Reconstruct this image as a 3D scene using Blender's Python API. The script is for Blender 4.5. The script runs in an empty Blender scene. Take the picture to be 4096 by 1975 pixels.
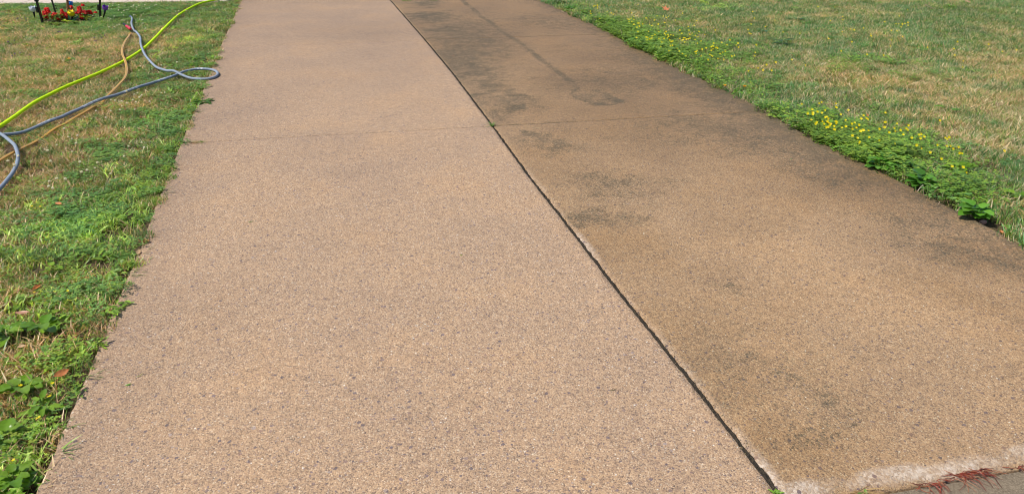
import bpy, math, random
import numpy as np
from mathutils import Vector, Matrix

# ------------------------------------------------------------------ camera
scene = bpy.context.scene
C = scene.collection
H = 1.7; F = 2957.0; W0, H0 = 4096, 1975
TH = math.radians(26.64)
cam_d = bpy.data.cameras.new('camera'); cam = bpy.data.objects.new('camera', cam_d); C.objects.link(cam)
cam.location = (0, 0, H); cam.rotation_euler = (math.pi/2 - TH, 0, 0)
cam_d.sensor_width = 36; cam_d.lens = F / W0 * 36; cam_d.clip_end = 500
scene.camera = cam

# ------------------------------------------------------------------ light
SUN_EL = math.radians(56); SH = Vector((1, .38, 0)).normalized()
world = bpy.data.worlds.new('World'); scene.world = world; world.use_nodes = True
nt = world.node_tree
sky = nt.nodes.new('ShaderNodeTexSky'); sky.sky_type = 'NISHITA'; sky.sun_disc = False
sky.sun_elevation = SUN_EL; sky.sun_rotation = math.atan2(-SH.x, -SH.y)
nt.links.new(sky.outputs[0], nt.nodes['Background'].inputs[0])
nt.nodes['Background'].inputs[1].default_value = 0.12
sd = bpy.data.lights.new('sun', 'SUN'); sd.energy = 4.6; sd.angle = math.radians(.53); sd.color = (1, .955, .88)
sun = bpy.data.objects.new('sun', sd); C.objects.link(sun)
tr = Vector((SH.x*math.cos(SUN_EL), SH.y*math.cos(SUN_EL), -math.sin(SUN_EL)))
sun.rotation_euler = tr.to_track_quat('-Z', 'Y').to_euler(); sun.location = (-3, -2, 6)
scene.view_settings.view_transform = 'Standard'; scene.view_settings.look = 'None'
scene.view_settings.exposure = 0.0; scene.view_settings.gamma = 1
scene.render.engine = 'CYCLES'; scene.cycles.pixel_filter_type = 'BLACKMAN_HARRIS'; scene.cycles.filter_width = 1.05

# ------------------------------------------------------------------ helpers
CT, ST = math.cos(TH), math.sin(TH)
def G(u, v, z=0.0):
    "photo pixel -> point on the horizontal plane z"
    x = u - W0/2; up = H0/2 - v
    X, Y, Z = x, F*CT + up*ST, -F*ST + up*CT
    k = (z - H)/Z
    return np.array([X*k, Y*k, z])
def PX(P):
    "world points -> photo pixels"
    P = np.asarray(P, float); d = P - np.array([0, 0, H])
    dep = d[..., 1]*CT - d[..., 2]*ST; up = d[..., 1]*ST + d[..., 2]*CT
    return W0/2 + F*d[..., 0]/dep, H0/2 - F*up/dep
def ppm(v): return CT*(v + 496)/H            # px per metre along a row at ground level
def dep_sin(v): return math.sin(TH + math.atan((v - H0/2)/F))

def tag(o, label=None, cat=None, group=None, kind=None):
    if label: o['label'] = label
    if cat: o['category'] = cat
    if group: o['group'] = group
    if kind: o['kind'] = kind
    return o
def empty(name, loc):
    o = bpy.data.objects.new(name, None); C.objects.link(o); o.location = loc; o.empty_display_size = .05
    return o
def make_mesh(name, V, Fc, mat, col=None, smooth=False, attrs=None):
    me = bpy.data.meshes.new(name)
    V = np.asarray(V, float)
    if isinstance(Fc, np.ndarray):
        n, k = Fc.shape
        me.vertices.add(len(V)); me.vertices.foreach_set('co', V.ravel())
        me.loops.add(n*k); me.loops.foreach_set('vertex_index', Fc.ravel().astype(np.int32))
        me.polygons.add(n); me.polygons.foreach_set('loop_start', np.arange(0, n*k, k, dtype=np.int32))
        me.update(calc_edges=True)
    else:
        me.from_pydata([tuple(v) for v in V], [], Fc); me.update()
    if smooth: me.polygons.foreach_set('use_smooth', [True]*len(me.polygons))
    if col is not None:
        a = me.color_attributes.new('Col', 'FLOAT_COLOR', 'POINT')
        c = np.ones((len(V), 4)); c[:, :3] = col; a.data.foreach_set('color', c.ravel())
    for k_, v_ in (attrs or {}).items():
        a = me.attributes.new(k_, 'FLOAT', 'POINT'); a.data.foreach_set('value', np.asarray(v_, float).ravel())
    me.materials.append(mat)
    return me
def mobj(name, V, Fc, mat, parent=None, loc=None, **kw):
    o = bpy.data.objects.new(name, make_mesh(name, V, Fc, mat, **kw)); C.objects.link(o)
    if parent: o.parent = parent
    if loc is not None: o.location = loc
    return o
class MB:
    "collects quads/tris with vertex colours"
    def __init__(s): s.v = []; s.f = []; s.c = []
    def add(s, V, Fc, col):
        b = len(s.v); s.v += [tuple(x) for x in V]; s.f += [tuple(i + b for i in f) for f in Fc]
        col = np.asarray(col, float)
        if col.ndim == 1: col = np.tile(col, (len(V), 1))
        s.c += [tuple(x) for x in col]
    def build(s, name, mat, parent=None, loc=None, smooth=False):
        return mobj(name, s.v, s.f, mat, parent, loc, col=np.array(s.c), smooth=smooth)
def tube(pts, rad, n=10, cap=True):
    pts = [Vector(p) for p in pts]; N = len(pts)
    if not hasattr(rad, '__len__'): rad = [rad]*N
    V = []; Fc = []
    up = Vector((0, 0, 1))
    for i, p in enumerate(pts):
        t = (pts[min(i+1, N-1)] - pts[max(i-1, 0)]).normalized()
        a = t.cross(up)
        if a.length < 1e-3: a = t.cross(Vector((0, 1, 0)))
        a.normalize(); b = a.cross(t).normalized()
        for k in range(n):
            an = 2*math.pi*k/n
            V.append(p + (a*math.cos(an) + b*math.sin(an))*rad[i])
    for i in range(N-1):
        for k in range(n):
            k2 = (k+1) % n
            Fc.append((i*n+k, i*n+k2, (i+1)*n+k2, (i+1)*n+k))
    if cap: Fc.append(tuple(range(n))[::-1]); Fc.append(tuple((N-1)*n + k for k in range(n)))
    return V, Fc
def smooth_path(P, step=.01):
    "Catmull-Rom resample"
    P = [np.asarray(p, float) for p in P]; P = [2*P[0]-P[1]] + P + [2*P[-1]-P[-2]]
    out = []
    for i in range(1, len(P)-2):
        a, b, c, d = P[i-1:i+3]; n = max(2, int(np.linalg.norm(c-b)/step))
        for k in range(n):
            t = k/n
            out.append(.5*((2*b) + (c-a)*t + (2*a-5*b+4*c-d)*t*t + (3*b-a-3*c+d)*t**3))
    out.append(P[-2]); return np.array(out)
# value noise
_r = np.random.RandomState(7); _T = _r.rand(256, 256)
def vnoise(x, y):
    x = np.asarray(x, float); y = np.asarray(y, float)
    xi = np.floor(x).astype(int); yi = np.floor(y).astype(int); fx = x-xi; fy = y-yi
    fx = fx*fx*(3-2*fx); fy = fy*fy*(3-2*fy)
    g = lambda a, b: _T[a % 256, b % 256]
    return (g(xi, yi)*(1-fx)+g(xi+1, yi)*fx)*(1-fy) + (g(xi, yi+1)*(1-fx)+g(xi+1, yi+1)*fx)*fy
def fbm(x, y, o=4):
    s = 0; a = 1; t = 0
    for i in range(o):
        s = s + a*vnoise(x*2**i + 17*i, y*2**i + 31*i); t += a; a *= .55
    return s/t
def blobs(P, L, warp=.35):
    "sum of soft ellipses given in (px,py,rx,ry,strength), laid on the ground"
    P = P.copy(); wx = fbm(P[..., 0]*4+3, P[..., 1]*4, 5)-.5; wy = fbm(P[..., 0]*4+40, P[..., 1]*4+9, 5)-.5
    P[..., 0] += wx*warp; P[..., 1] += wy*warp
    out = np.zeros(P.shape[:-1])
    for (u, v, rx, ry, s) in L:
        c = G(u, v); m = ppm(v); ax = rx/m; ay = ry/(m*dep_sin(v))
        d2 = ((P[..., 0]-c[0])/ax)**2 + ((P[..., 1]-c[1])/ay)**2
        out = np.maximum(out, s*np.exp(-d2*1.0))
    return out

# ------------------------------------------------------------------ materials
def new_mat(name, rough=.6, spec=.5):
    m = bpy.data.materials.new(name); m.use_nodes = True; n = m.node_tree
    b = n.nodes['Principled BSDF']; b.inputs['Roughness'].default_value = rough
    b.inputs['Specular IOR Level'].default_value = spec
    return m, n, b
def N(n, t, **kw):
    x = n.nodes.new(t)
    for k, v in kw.items():
        if k.startswith('i_'):
            key = k[2:]; x.inputs[int(key) if key.isdigit() else key].default_value = v
        else: setattr(x, k, v)
    return x
def mathn(n, op, a, b=None, clamp=False):
    x = N(n, 'ShaderNodeMath', operation=op); x.use_clamp = clamp
    for i, v in enumerate((a, b)):
        if v is None: continue
        if isinstance(v, (int, float)): x.inputs[i].default_value = v
        else: n.links.new(v, x.inputs[i])
    return x.outputs[0]
def mix(n, fac, a, b, mode='MIX'):
    x = N(n, 'ShaderNodeMix', data_type='RGBA', blend_type=mode)
    for s, v in ((x.inputs[0], fac), (x.inputs[6], a), (x.inputs[7], b)):
        if isinstance(v, (int, float)): s.default_value = v
        elif isinstance(v, tuple): s.default_value = v if len(v) == 4 else v + (1,)
        else: n.links.new(v, s)
    return x.outputs[2]
def ramp(n, fac, stops, interp='LINEAR'):
    x = N(n, 'ShaderNodeValToRGB'); e = x.color_ramp; e.interpolation = interp
    while len(e.elements) < len(stops): e.elements.new(.5)
    for el, (p, c) in zip(e.elements, stops):
        el.position = p; el.color = (c if isinstance(c, tuple) else (c, c, c)) + (1,) if not (isinstance(c, tuple) and len(c) == 4) else c
    n.links.new(fac, x.inputs[0]); return x.outputs[0]

def foliage_mat(name, inst):
    m, n, b = new_mat(name, .42, .45)
    a = N(n, 'ShaderNodeAttribute', attribute_name='Col')
    c = a.outputs['Color']
    if inst:
        t = N(n, 'ShaderNodeAttribute', attribute_name='tint', attribute_type='INSTANCER')
        c = mix(n, 1.0, c, t.outputs['Color'], 'MULTIPLY')
    n.links.new(c, b.inputs['Base Color'])
    tl = N(n, 'ShaderNodeBsdfTranslucent')
    c2 = mix(n, 1.0, c, (1.15, 1.1, .6), 'MULTIPLY'); n.links.new(c2, tl.inputs[0])
    mx = N(n, 'ShaderNodeMixShader', i_0=.36)
    n.links.new(b.outputs[0], mx.inputs[1]); n.links.new(tl.outputs[0], mx.inputs[2])
    n.links.new(mx.outputs[0], n.nodes['Material Output'].inputs[0])
    return m
M_INST = foliage_mat('foliage_scatter', True); M_FOL = foliage_mat('foliage', False)
def vcol_mat(name, rough=.5, spec=.5):
    m, n, b = new_mat(name, rough, spec)
    a = N(n, 'ShaderNodeAttribute', attribute_name='Col')
    tc = N(n, 'ShaderNodeNewGeometry'); no = N(n, 'ShaderNodeTexNoise', i_Scale=90.0, i_Detail=4.0)
    n.links.new(tc.outputs['Position'], no.inputs['Vector'])
    r = ramp(n, no.outputs[0], [(.3, .78), (.7, 1.1)])
    n.links.new(mix(n, 1.0, a.outputs['Color'], r, 'MULTIPLY'), b.inputs['Base Color'])
    bp = N(n, 'ShaderNodeBump', i_Strength=.15, i_Distance=.002); n.links.new(no.outputs[0], bp.inputs['Height'])
    n.links.new(bp.outputs[0], b.inputs['Normal'])
    return m
M_PLAIN = vcol_mat('painted_detail', .5); M_GLOSS = vcol_mat('shiny_plastic', .25, .5); M_ROUGH = vcol_mat('rough_organic', .85, .2)

def aggregate_mat():
    m, n, b = new_mat('exposed_aggregate_concrete', .6, .38)
    g = N(n, 'ShaderNodeNewGeometry'); pos = g.outputs['Position']
    def at(nm): return N(n, 'ShaderNodeAttribute', attribute_name=nm).outputs['Fac']
    wet, alg, wear, lane, tone = at('wet'), at('algae'), at('wear'), at('lane'), at('tone')
    # distort coordinates so stones are irregular
    no = N(n, 'ShaderNodeTexNoise', i_Scale=120.0, i_Detail=2.0); n.links.new(pos, no.inputs['Vector'])
    vm = N(n, 'ShaderNodeVectorMath', operation='MULTIPLY_ADD'); n.links.new(no.outputs['Color'], vm.inputs[0])
    vm.inputs[1].default_value = (.006, .006, .006); n.links.new(pos, vm.inputs[2]); p2 = vm.outputs[0]
    def vor(scale):
        v = N(n, 'ShaderNodeTexVoronoi', i_Scale=scale, voronoi_dimensions='3D'); n.links.new(p2, v.inputs['Vector'])
        s = N(n, 'ShaderNodeSeparateColor'); n.links.new(v.outputs['Color'], s.inputs[0]); return v, s
    # fine sand / small pebbles
    v1, s1 = vor(260.0)
    fine = ramp(n, s1.outputs[0], [(0, (.15, .11, .09)), (.12, (.21, .15, .115)), (.3, (.40, .27, .185)), (.55, (.49, .335, .222)), (.8, (.545, .38, .245)), (.95, (.66, .51, .38)), (1, (.8, .72, .6))])
    v0, s0 = vor(120.0)
    mid = ramp(n, s0.outputs[0], [(0, (.16, .12, .115)), (.13, (.25, .19, .165)), (.3, (.41, .275, .19)), (.7, (.51, .35, .23)), (1, (.58, .41, .28))])
    col = mix(n, .34, fine, mid)
    col = mix(n, 1.0, col, (.905, .86, .775), 'MULTIPLY')
    # larger purple-grey stones
    v2, s2 = vor(62.0)
    sel = mathn(n, 'LESS_THAN', s2.outputs[1], .17)
    sz = mathn(n, 'MULTIPLY', s2.outputs[2], .30); sz = mathn(n, 'ADD', sz, .20)
    ins = mathn(n, 'LESS_THAN', v2.outputs['Distance'], sz)
    st = ramp(n, s2.outputs[0], [(0, (.11, .085, .095)), (.45, (.19, .14, .145)), (.7, (.26, .16, .12)), (1, (.34, .27, .24))])
    col = mix(n, mathn(n, 'MULTIPLY', mathn(n, 'MULTIPLY', sel, ins), .85), col, st)
    v3, s3 = vor(95.0)
    sel3 = mathn(n, 'LESS_THAN', s3.outputs[1], .012)
    ins3 = mathn(n, 'LESS_THAN', v3.outputs['Distance'], .3)
    col = mix(n, mathn(n, 'MULTIPLY', sel3, ins3), col, (.68, .61, .52))
    # soft colour drift
    nl = N(n, 'ShaderNodeTexNoise', i_Scale=1.6, i_Detail=5.0, i_Roughness=.6); n.links.new(pos, nl.inputs['Vector'])
    col = mix(n, 1.0, col, ramp(n, nl.outputs[0], [(.3, (.90, .91, .94)), (.5, (1, 1, 1)), (.7, (1.07, 1.03, .96))]), 'MULTIPLY')
    nl2 = N(n, 'ShaderNodeTexNoise', i_Scale=26.0, i_Detail=6.0, i_Roughness=.7); n.links.new(pos, nl2.inputs['Vector'])
    col = mix(n, 1.0, col, ramp(n, nl2.outputs[0], [(.32, .90), (.68, 1.08)]), 'MULTIPLY')
    v5, s5 = vor(42.0); col = mix(n, 1.0, col, ramp(n, s5.outputs[0], [(0, .93), (.3, .98), (.7, 1.01), (1, 1.05)]), 'MULTIPLY')
    # right lane is older and more ochre
    col = mix(n, lane, col, mix(n, 1.0, col, (.96, .925, .82), 'MULTIPLY'))
    col = mix(n, tone, col, mix(n, 1.0, col, (.84, .85, .89), 'MULTIPLY'))  # grey-blue tint mask; on the left lane it paints in sky sheen
    # wet = darker and more saturated
    col = mix(n, wet, col, mix(n, 1.0, col, (.62, .575, .475), 'MULTIPLY'))
    # algae: breaks up with grain
    nl3 = N(n, 'ShaderNodeTexNoise', i_Scale=9.0, i_Detail=8.0, i_Roughness=.78); n.links.new(pos, nl3.inputs['Vector'])
    def cen(x, k): return mathn(n, 'MULTIPLY', mathn(n, 'SUBTRACT', x, .5), k)
    f = mathn(n, 'ADD', mathn(n, 'MULTIPLY', alg, 1.55), cen(nl3.outputs[0], 2.6))
    f = mathn(n, 'ADD', f, cen(nl2.outputs[0], 1.5)); f = mathn(n, 'ADD', f, cen(s0.outputs[1], .8)); f = mathn(n, 'ADD', f, cen(s1.outputs[1], .6))
    a2 = mathn(n, 'MULTIPLY', mathn(n, 'SUBTRACT', f, .36), 1.4, True)
    a2 = mathn(n, 'MULTIPLY', a2, mathn(n, 'MULTIPLY', alg, 3.2, True)); a2 = mathn(n, 'MULTIPLY', a2, .76)
    gv = ramp(n, s0.outputs[2], [(0, (.035, .030, .018)), (.6, (.075, .066, .042)), (1, (.15, .125, .085))])
    col = mix(n, a2, col, gv)
    # worn pale cement
    wb = mathn(n, 'ADD', mathn(n, 'MULTIPLY', wear, 1.7), mathn(n, 'SUBTRACT', mathn(n, 'MULTIPLY', nl2.outputs[0], 1.2), .95))
    wb = mathn(n, 'MULTIPLY', wb, 1.3, True); wb = mathn(n, 'MULTIPLY', wb, wear, True)
    pale = mix(n, mathn(n, 'MULTIPLY', sel, ins), mix(n, s0.outputs[2], (.34, .25, .18), (.70, .60, .50)), st)
    col = mix(n, wb, col, pale)
    n.links.new(col, b.inputs['Base Color'])
    rr = mathn(n, 'ADD', mathn(n, 'SUBTRACT', .80, mathn(n, 'MULTIPLY', wet, .26)), mathn(n, 'MULTIPLY', a2, .25))
    n.links.new(rr, b.inputs['Roughness'])
    hgt = mathn(n, 'ADD', mathn(n, 'MULTIPLY', v1.outputs['Distance'], -.6), mathn(n, 'MULTIPLY', v0.outputs['Distance'], -.9))
    bp = N(n, 'ShaderNodeBump', i_Strength=.6, i_Distance=.0025); n.links.new(hgt, bp.inputs['Height'])
    n.links.new(bp.outputs[0], b.inputs['Normal'])
    return m
M_AGG = aggregate_mat()

def noise_mat(name, stops, scale=20., rough=.9, bump=.5, dist=.01, detail=8, spec=.3):
    m, n, b = new_mat(name, rough, spec)
    g = N(n, 'ShaderNodeNewGeometry')
    no = N(n, 'ShaderNodeTexNoise', i_Scale=scale, i_Detail=float(detail), i_Roughness=.7); n.links.new(g.outputs['Position'], no.inputs['Vector'])
    vo = N(n, 'ShaderNodeTexVoronoi', i_Scale=scale*12); n.links.new(g.outputs['Position'], vo.inputs['Vector'])
    sp = N(n, 'ShaderNodeSeparateColor'); n.links.new(vo.outputs['Color'], sp.inputs[0])
    f = mathn(n, 'ADD', mathn(n, 'MULTIPLY', no.outputs[0], .65), mathn(n, 'MULTIPLY', sp.outputs[0], .35))
    n.links.new(ramp(n, f, stops), b.inputs['Base Color'])
    bp = N(n, 'ShaderNodeBump', i_Strength=bump, i_Distance=dist); n.links.new(f, bp.inputs['Height']); n.links.new(bp.outputs[0], b.inputs['Normal'])
    return m
M_SOIL = noise_mat('thatch_soil', [(.25, (.035, .022, .012)), (.5, (.11, .075, .04)), (.75, (.22, .16, .085))], 30, .95, 1, .02)
M_ROAD = noise_mat('gutter_asphalt', [(.2, (.09, .068, .046)), (.45, (.19, .148, .102)), (.62, (.24, .19, .13)), (.85, (.36, .28, .19))], 22, .85, .6, .004, spec=.15)
M_MOSS = noise_mat('joint_moss_dirt', [(.25, (.012, .010, .008)), (.5, (.045, .036, .026)), (.66, (.10, .075, .045)), (.8, (.24, .17, .11))], 60, .9, 1, .01)
M_WALK = noise_mat('pale_sidewalk', [(.2, (.42, .33, .27)), (.5, (.58, .47, .39)), (.8, (.68, .57, .48))], 12, .8, .3, .002)
M_BARK = noise_mat('bark', [(.25, (.10, .045, .025)), (.5, (.24, .10, .05)), (.8, (.42, .22, .12))], 40, .9, 1, .006)
M_MULCH = noise_mat('bed_mulch', [(.2, (.03, .015, .01)), (.5, (.14, .08, .05)), (.8, (.32, .22, .16))], 50, .95, 1, .03)

# ------------------------------------------------------------------ driveway geometry
D = G(1169, -300)[:2]; D = D/np.linalg.norm(D)          # along the drive (vanishing direction)
Q = np.array([D[1], -D[0]])                             # across, to the right
def st(P): P = np.asarray(P); return P[..., :2] @ D, P[..., :2] @ Q
def curve(pts):
    a = np.array([st(G(*p)) for p in pts]); a = a[a[:, 0].argsort()]
    k0 = (a[1]-a[0])/(a[1, 0]-a[0, 0]); k1 = (a[-1]-a[-2])/(a[-1, 0]-a[-2, 0])
    a = np.vstack([a[0] - k0*3*0.4, a, a[-1] + k1*6])
    return lambda s: np.interp(s, a[:, 0], a[:, 1])
LEFT = curve([(140, 1974), (243, 1736), (366, 1450), (466, 1205), (551, 1009), (655, 740), (726, 567), (761, 480), (815, 352), (854, 252), (889, 170), (928, 85), (962, 0)])
SEAM = curve([(3103, 1950), (2950, 1757), (2749, 1500), (2505, 1200), (2257, 880), (2128, 718), (1969, 500), (1816, 298), (1703, 162), (1561, 0)])
RIGHT = curve([(4190, 1030), (4087, 977), (3870, 863), (3782, 819), (3676, 761), (3517, 684), (3353, 596), (3195, 522), (3024, 420), (2866, 343), (2713, 266), (2515, 176), (2443, 131), (2280, 54), (2159, 0)])
def jline(a, b):
    (s1, t1), (s2, t2) = st(G(*a)), st(G(*b)); k = (s2-s1)/(t2-t1)
    return lambda t: s1 + k*(t-t1)
NEAR = jline((3434, 1968), (4096, 1857))
J3L, J3R = jline((818, 567), (1905, 508)), jline((1992, 503), (3001, 448.5))
J2L, J2R = jline((1100, 181), (1694, 161)), jline((1703, 159), (2447, 136.6))
J1L, J1R = jline((968, 17.5), (1562, 3.5)), jline((1586, 4), (1770, 2))
FAR = lambda t: J1L(t) + 3.2

ALGAE = [(1703, 14, 80, 22, .75), (1712, 68, 120, 26, .85), (1770, 122, 130, 15, .8), (1800, 112, 60, 8, .95), (1906, 117, 130, 9, .45), (1883, 167, 60, 14, .6),
  (1850, 205, 120, 40, .65), (1892, 255, 115, 40, .72), (1930, 290, 130, 32, .78), (1880, 305, 90, 22, .6), (1996, 338, 95, 30, .78), (1919, 370, 34, 9, .95),
  (2040, 383, 65, 20, .7), (2059, 428, 48, 14, .95), (1950, 415, 75, 22, .5), (2010, 464, 45, 12, .6), (2131, 541, 95, 30, .62), (2220, 580, 110, 17, .62), (2180, 560, 60, 12, .6),
  (2433, 715, 180, 42, .5), (2465, 752, 110, 22, .55), (2703, 740, 120, 40, .36), (2370, 860, 90, 28, .68), (2330, 890, 50, 22, .5), (2846, 1137, 60, 22, .5), (2920, 1165, 50, 16, .4),
  (3320, 1685, 190, 90, .42), (3100, 1440, 170, 80, .36), (3420, 1765, 80, 40, .48), (3230, 1590, 120, 50, .42), (3000, 1300, 110, 50, .3), (3300, 1780, 200, 60, .38), (3150, 1830, 130, 60, .3), (3000, 1700, 80, 70, .28), (2560, 700, 90, 30, .42), (2330, 735, 80, 20, .4), (2600, 760, 130, 20, .35), (2500, 850, 80, 25, .4),
  (3705, 965, 210, 40, .42), (3896, 1000, 190, 40, .5), (3420, 735, 190, 60, .36), (2900, 480, 300, 40, .34), (3000, 400, 90, 40, .5), (2640, 250, 110, 30, .4), (2400, 120, 130, 22, .45), (2300, 80, 80, 20, .4), (2700, 450, 180, 30, .3), (2500, 560, 200, 30, .25), (3650, 800, 150, 30, .5), (2250, 200, 150, 30, .25)]
TRAIL = [(u*.4508+1500, v*.4508) for u, v in [(740, -40), (790, 20), (880, 90), (920, 135), (1010, 190), (1100, 265), (1230, 345), (1350, 430), (1440, 505), (1560, 590), (1640, 650), (1720, 720), (1800, 775)]]
PATCH = [(u*.4508+1500, v*.4508) for u, v in [(1800, 780), (1980, 812), (2100, 852), (2190, 905), (2080, 935), (1950, 925), (1780, 870), (1745, 830), (1800, 780)]]
def seg_dist(P, pts):
    pts = np.array([G(*p)[:2] for p in pts]); d = np.full(P.shape[:-1], 9.)
    for a, b in zip(pts[:-1], pts[1:]):
        ab = b-a; t = np.clip(((P[..., :2]-a) @ ab)/(ab @ ab), 0, 1)
        d = np.minimum(d, np.linalg.norm(P[..., :2] - a - t[..., None]*ab, axis=-1))
    return d
def inside(P, pts):
    pts = np.array([G(*p)[:2] for p in pts]); c = np.zeros(P.shape[:-1], bool); x, y = P[..., 0], P[..., 1]
    for a, b in zip(pts[:-1], pts[1:]):
        k = ((a[1] > y) != (b[1] > y)) & (x < (b[0]-a[0])*(y-a[1])/(b[1]-a[1]+1e-12)+a[0]); c ^= k
    return c
def panel(name, tl, tr, j0, j1, right, near=False, g=.003):
    cell = .022
    s_mid = (j0(tl(3)) + j1(tl(3)))/2; w = float(tr(s_mid) - tl(s_mid)); L = float(j1(tl(s_mid)) - j0(tl(s_mid)))
    nu, nv = int(w/cell), int(L/cell); e = .005
    u = np.concatenate([[0, 0], np.linspace(e/w, 1-e/w, nu), [1, 1]]); v = np.concatenate([[0, 0], np.linspace(e/L, 1-e/L, nv), [1, 1]])
    U, V = np.meshgrid(u, v, indexing='ij'); S = np.full(U.shape, s_mid); T = np.zeros(U.shape)
    for _ in range(5):
        T = tl(S) + g + U*(tr(S) - tl(S) - 2*g); a, b = j0(T), j1(T); S = a + g + V*(b - a - 2*g)
    Z = np.zeros(U.shape)
    ring = np.zeros(U.shape, int); ring[:] = 2
    ring[[1, -2], :] = 1; ring[:, [1, -2]] = 1; ring[[0, -1], :] = 0; ring[:, [0, -1]] = 0
    Z[ring == 1] = -.004; Z[ring == 0] = -.14
    # ragged edges
    jit = (fbm(S*40, T*40, 3) - .5); edge = ring < 2
    T = T + np.where(edge & ((U == 0) | (U == 1)), jit*.017, 0)
    S = S + np.where(edge & ((V == 0) | (V == 1)), jit*.004, 0)
    Z += np.where(ring == 2, (fbm(S*1.5, T*1.5, 3)-.5)*.004*np.minimum(1, np.minimum(U, 1-U)*12), 0)
    dn = S - NEAR(T)
    if near:
        k = np.clip(1 - dn/.085, 0, 1); Z -= .024*k**2*(ring > 0)
    P = np.stack([S*D[0] + T*Q[0], S*D[1] + T*Q[1], Z], -1)
    dl, dr = T - tl(S), tr(S) - T
    n1 = fbm(S*2.2, T*2.2, 4); n2 = fbm(S*9+5, T*9, 4)
    if right:
        wet = blobs(P, [(2000, 100, 1400, 260, .95), (2500, 300, 900, 300, .95), (2900, 520, 500, 170, .75), (3500, 750, 500, 170, .85), (4000, 1050, 400, 130, .8), (2300, 600, 500, 200, .6), (2400, 950, 450, 280, .55), (2800, 1400, 450, 400, .5), (3100, 1800, 300, 200, .55)])
        dry = blobs(P, [(3550, 1350, 450, 220, .45), (3900, 1600, 300, 250, .45), (3250, 1050, 300, 120, .35), (2650, 850, 200, 80, .15)])
        wet = np.clip(np.maximum(wet, .32) - dry + (n1-.5)*.45, .05, 1)
        wet = np.clip(wet + .35*np.exp(-(dr/.10)**2), 0, 1)
        alg = blobs(P, ALGAE, .4)*(0.35 + 1.2*fbm(S*11+9, T*11, 5))
        alg = np.maximum(alg, blobs(P, [(1830, 200, 260, 200, .60), (2000, 420, 180, 70, .5), (2200, 570, 200, 60, .45), (2450, 740, 260, 80, .42), (2400, 860, 160, 60, .4), (2900, 520, 420, 70, .52), (3330, 690, 300, 80, .56), (3100, 590, 320, 70, .5), (3650, 880, 250, 60, .46), (3900, 1010, 250, 60, .5), (2550, 330, 500, 80, .42), (2300, 90, 400, 50, .42), (3000, 1500, 350, 300, .30)], .5)*(.6+.8*fbm(S*5, T*5, 4)))
        alg = np.maximum(alg, .62*np.exp(-(dr/(.10+.05*n1))**4)*(.6+.6*n2))
        alg = np.maximum(alg, (.78*np.exp(-(dr/(.30+.5*n1))**2)*np.clip((S-2.6)/1.5, .55, 1)*np.clip((9.5-S)/3, .45, 1))*(.6+.7*n2))
        dt = seg_dist(P, TRAIL) + .035*(fbm(S*22, T*22, 4)-.5)
        alg = np.maximum(alg, (.50+.36*fbm(S*5, T*5+3, 3))*np.exp(-(dt/(.036+.02*n2))**4)*np.clip((fbm(S*3+2, T*3, 2)+.5), 0, 1))
        dp = seg_dist(P, PATCH)
        alg = np.maximum(alg, np.where(inside(P, PATCH), .40, 0)*(.6+n2)); alg = np.maximum(alg, .85*np.exp(-(dp/.022)**2)*(.4+n2))
        alg = np.maximum(alg, blobs(P, [(2470, 404, 30, 8, 1.2), (2400, 418, 50, 7, 1.), (2440, 395, 14, 4, 1.)], .08))
        wear = np.exp(-((dl-.003)/(.024+.026*n2))**4)*np.clip((5.2-S)/2.5, 0, .62)*np.clip(n1*1.7-.1, 0, 1)
        wear = np.maximum(wear, np.exp(-((dn-.045)/(.016+.050*n2))**4)*(.68 if near else 0)*np.clip(n2*1.3+.2, 0, 1))
        wear = np.maximum(wear, .9*np.exp(-((dr-.105)/.0045)**2)*np.clip((n2-.42)*3, 0, .6))
        lane = np.ones(S.shape); tone = .25*n1
    else:
        wet = blobs(P, [(1100, -20, 500, 25, .6), (1450, 130, 260, 40, .22), (700, 1400, 200, 500, .12)])
        wet = np.clip(wet + .12*(n1-.5) + .14*np.exp(-(dl/.2)**2), 0, 1)
        alg = .22*np.exp(-(dl/.06)**2)*(n2+.2)
        wear = np.exp(-((dr)/.02)**4)*.35*n1; lane = np.zeros(S.shape)
        tone = np.clip(blobs(P, [(1400, 110, 300, 50, .9), (1250, 60, 300, 30, .6), (900, 500, 250, 400, .5), (1350, 640, 300, 260, .35), (1600, 250, 160, 120, .5)]) + (n1-.5)*.5 + .35*np.exp(-(dl/.25)**2) + .55*np.clip((S-5.5)/3, 0, 1), 0, 1)  # cool sky sheen painted into the colour towards the far end, plus random drift
    dj = np.minimum(np.abs(S - j0(T)), np.abs(j1(T) - S))
    if near: dj = np.abs(j1(T) - S)
    alg = np.maximum(alg, (.8 if right else .38 if g > .002 else .1)*np.exp(-(dj/.010)**2)*np.clip(.55+1.1*(fbm(T*3, S*3+T*2, 3)-.3), 0.2, 1))
    nI, nJ = U.shape; idx = np.arange(nI*nJ).reshape(nI, nJ)
    Fc = np.stack([idx[:-1, :-1], idx[1:, :-1], idx[1:, 1:], idx[:-1, 1:]], -1).reshape(-1, 4)
    o = mobj(name, P.reshape(-1, 3), Fc, M_AGG, smooth=True, attrs=dict(wet=wet, algae=np.clip(alg, 0, 1), wear=np.clip(wear, 0, 1), lane=lane, tone=tone))
    tag(o, kind='structure'); return o
seamL = lambda s: SEAM(s) - .0055
seamR = lambda s: SEAM(s) + .0055
panel('driveway_panel', LEFT, seamL, NEAR, J3L, False, True)
panel('driveway_panel', LEFT, seamL, J3L, J2L, False)
panel('driveway_panel', LEFT, seamL, J2L, J1L, False, g=.0018)
panel('driveway_panel', LEFT, seamL, J1L, FAR, False)
panel('driveway_panel', seamR, RIGHT, NEAR, J3R, True, True)
panel('driveway_panel', seamR, RIGHT, J3R, J2R, True)
panel('driveway_panel', seamR, RIGHT, J2R, J1R, True)
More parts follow.
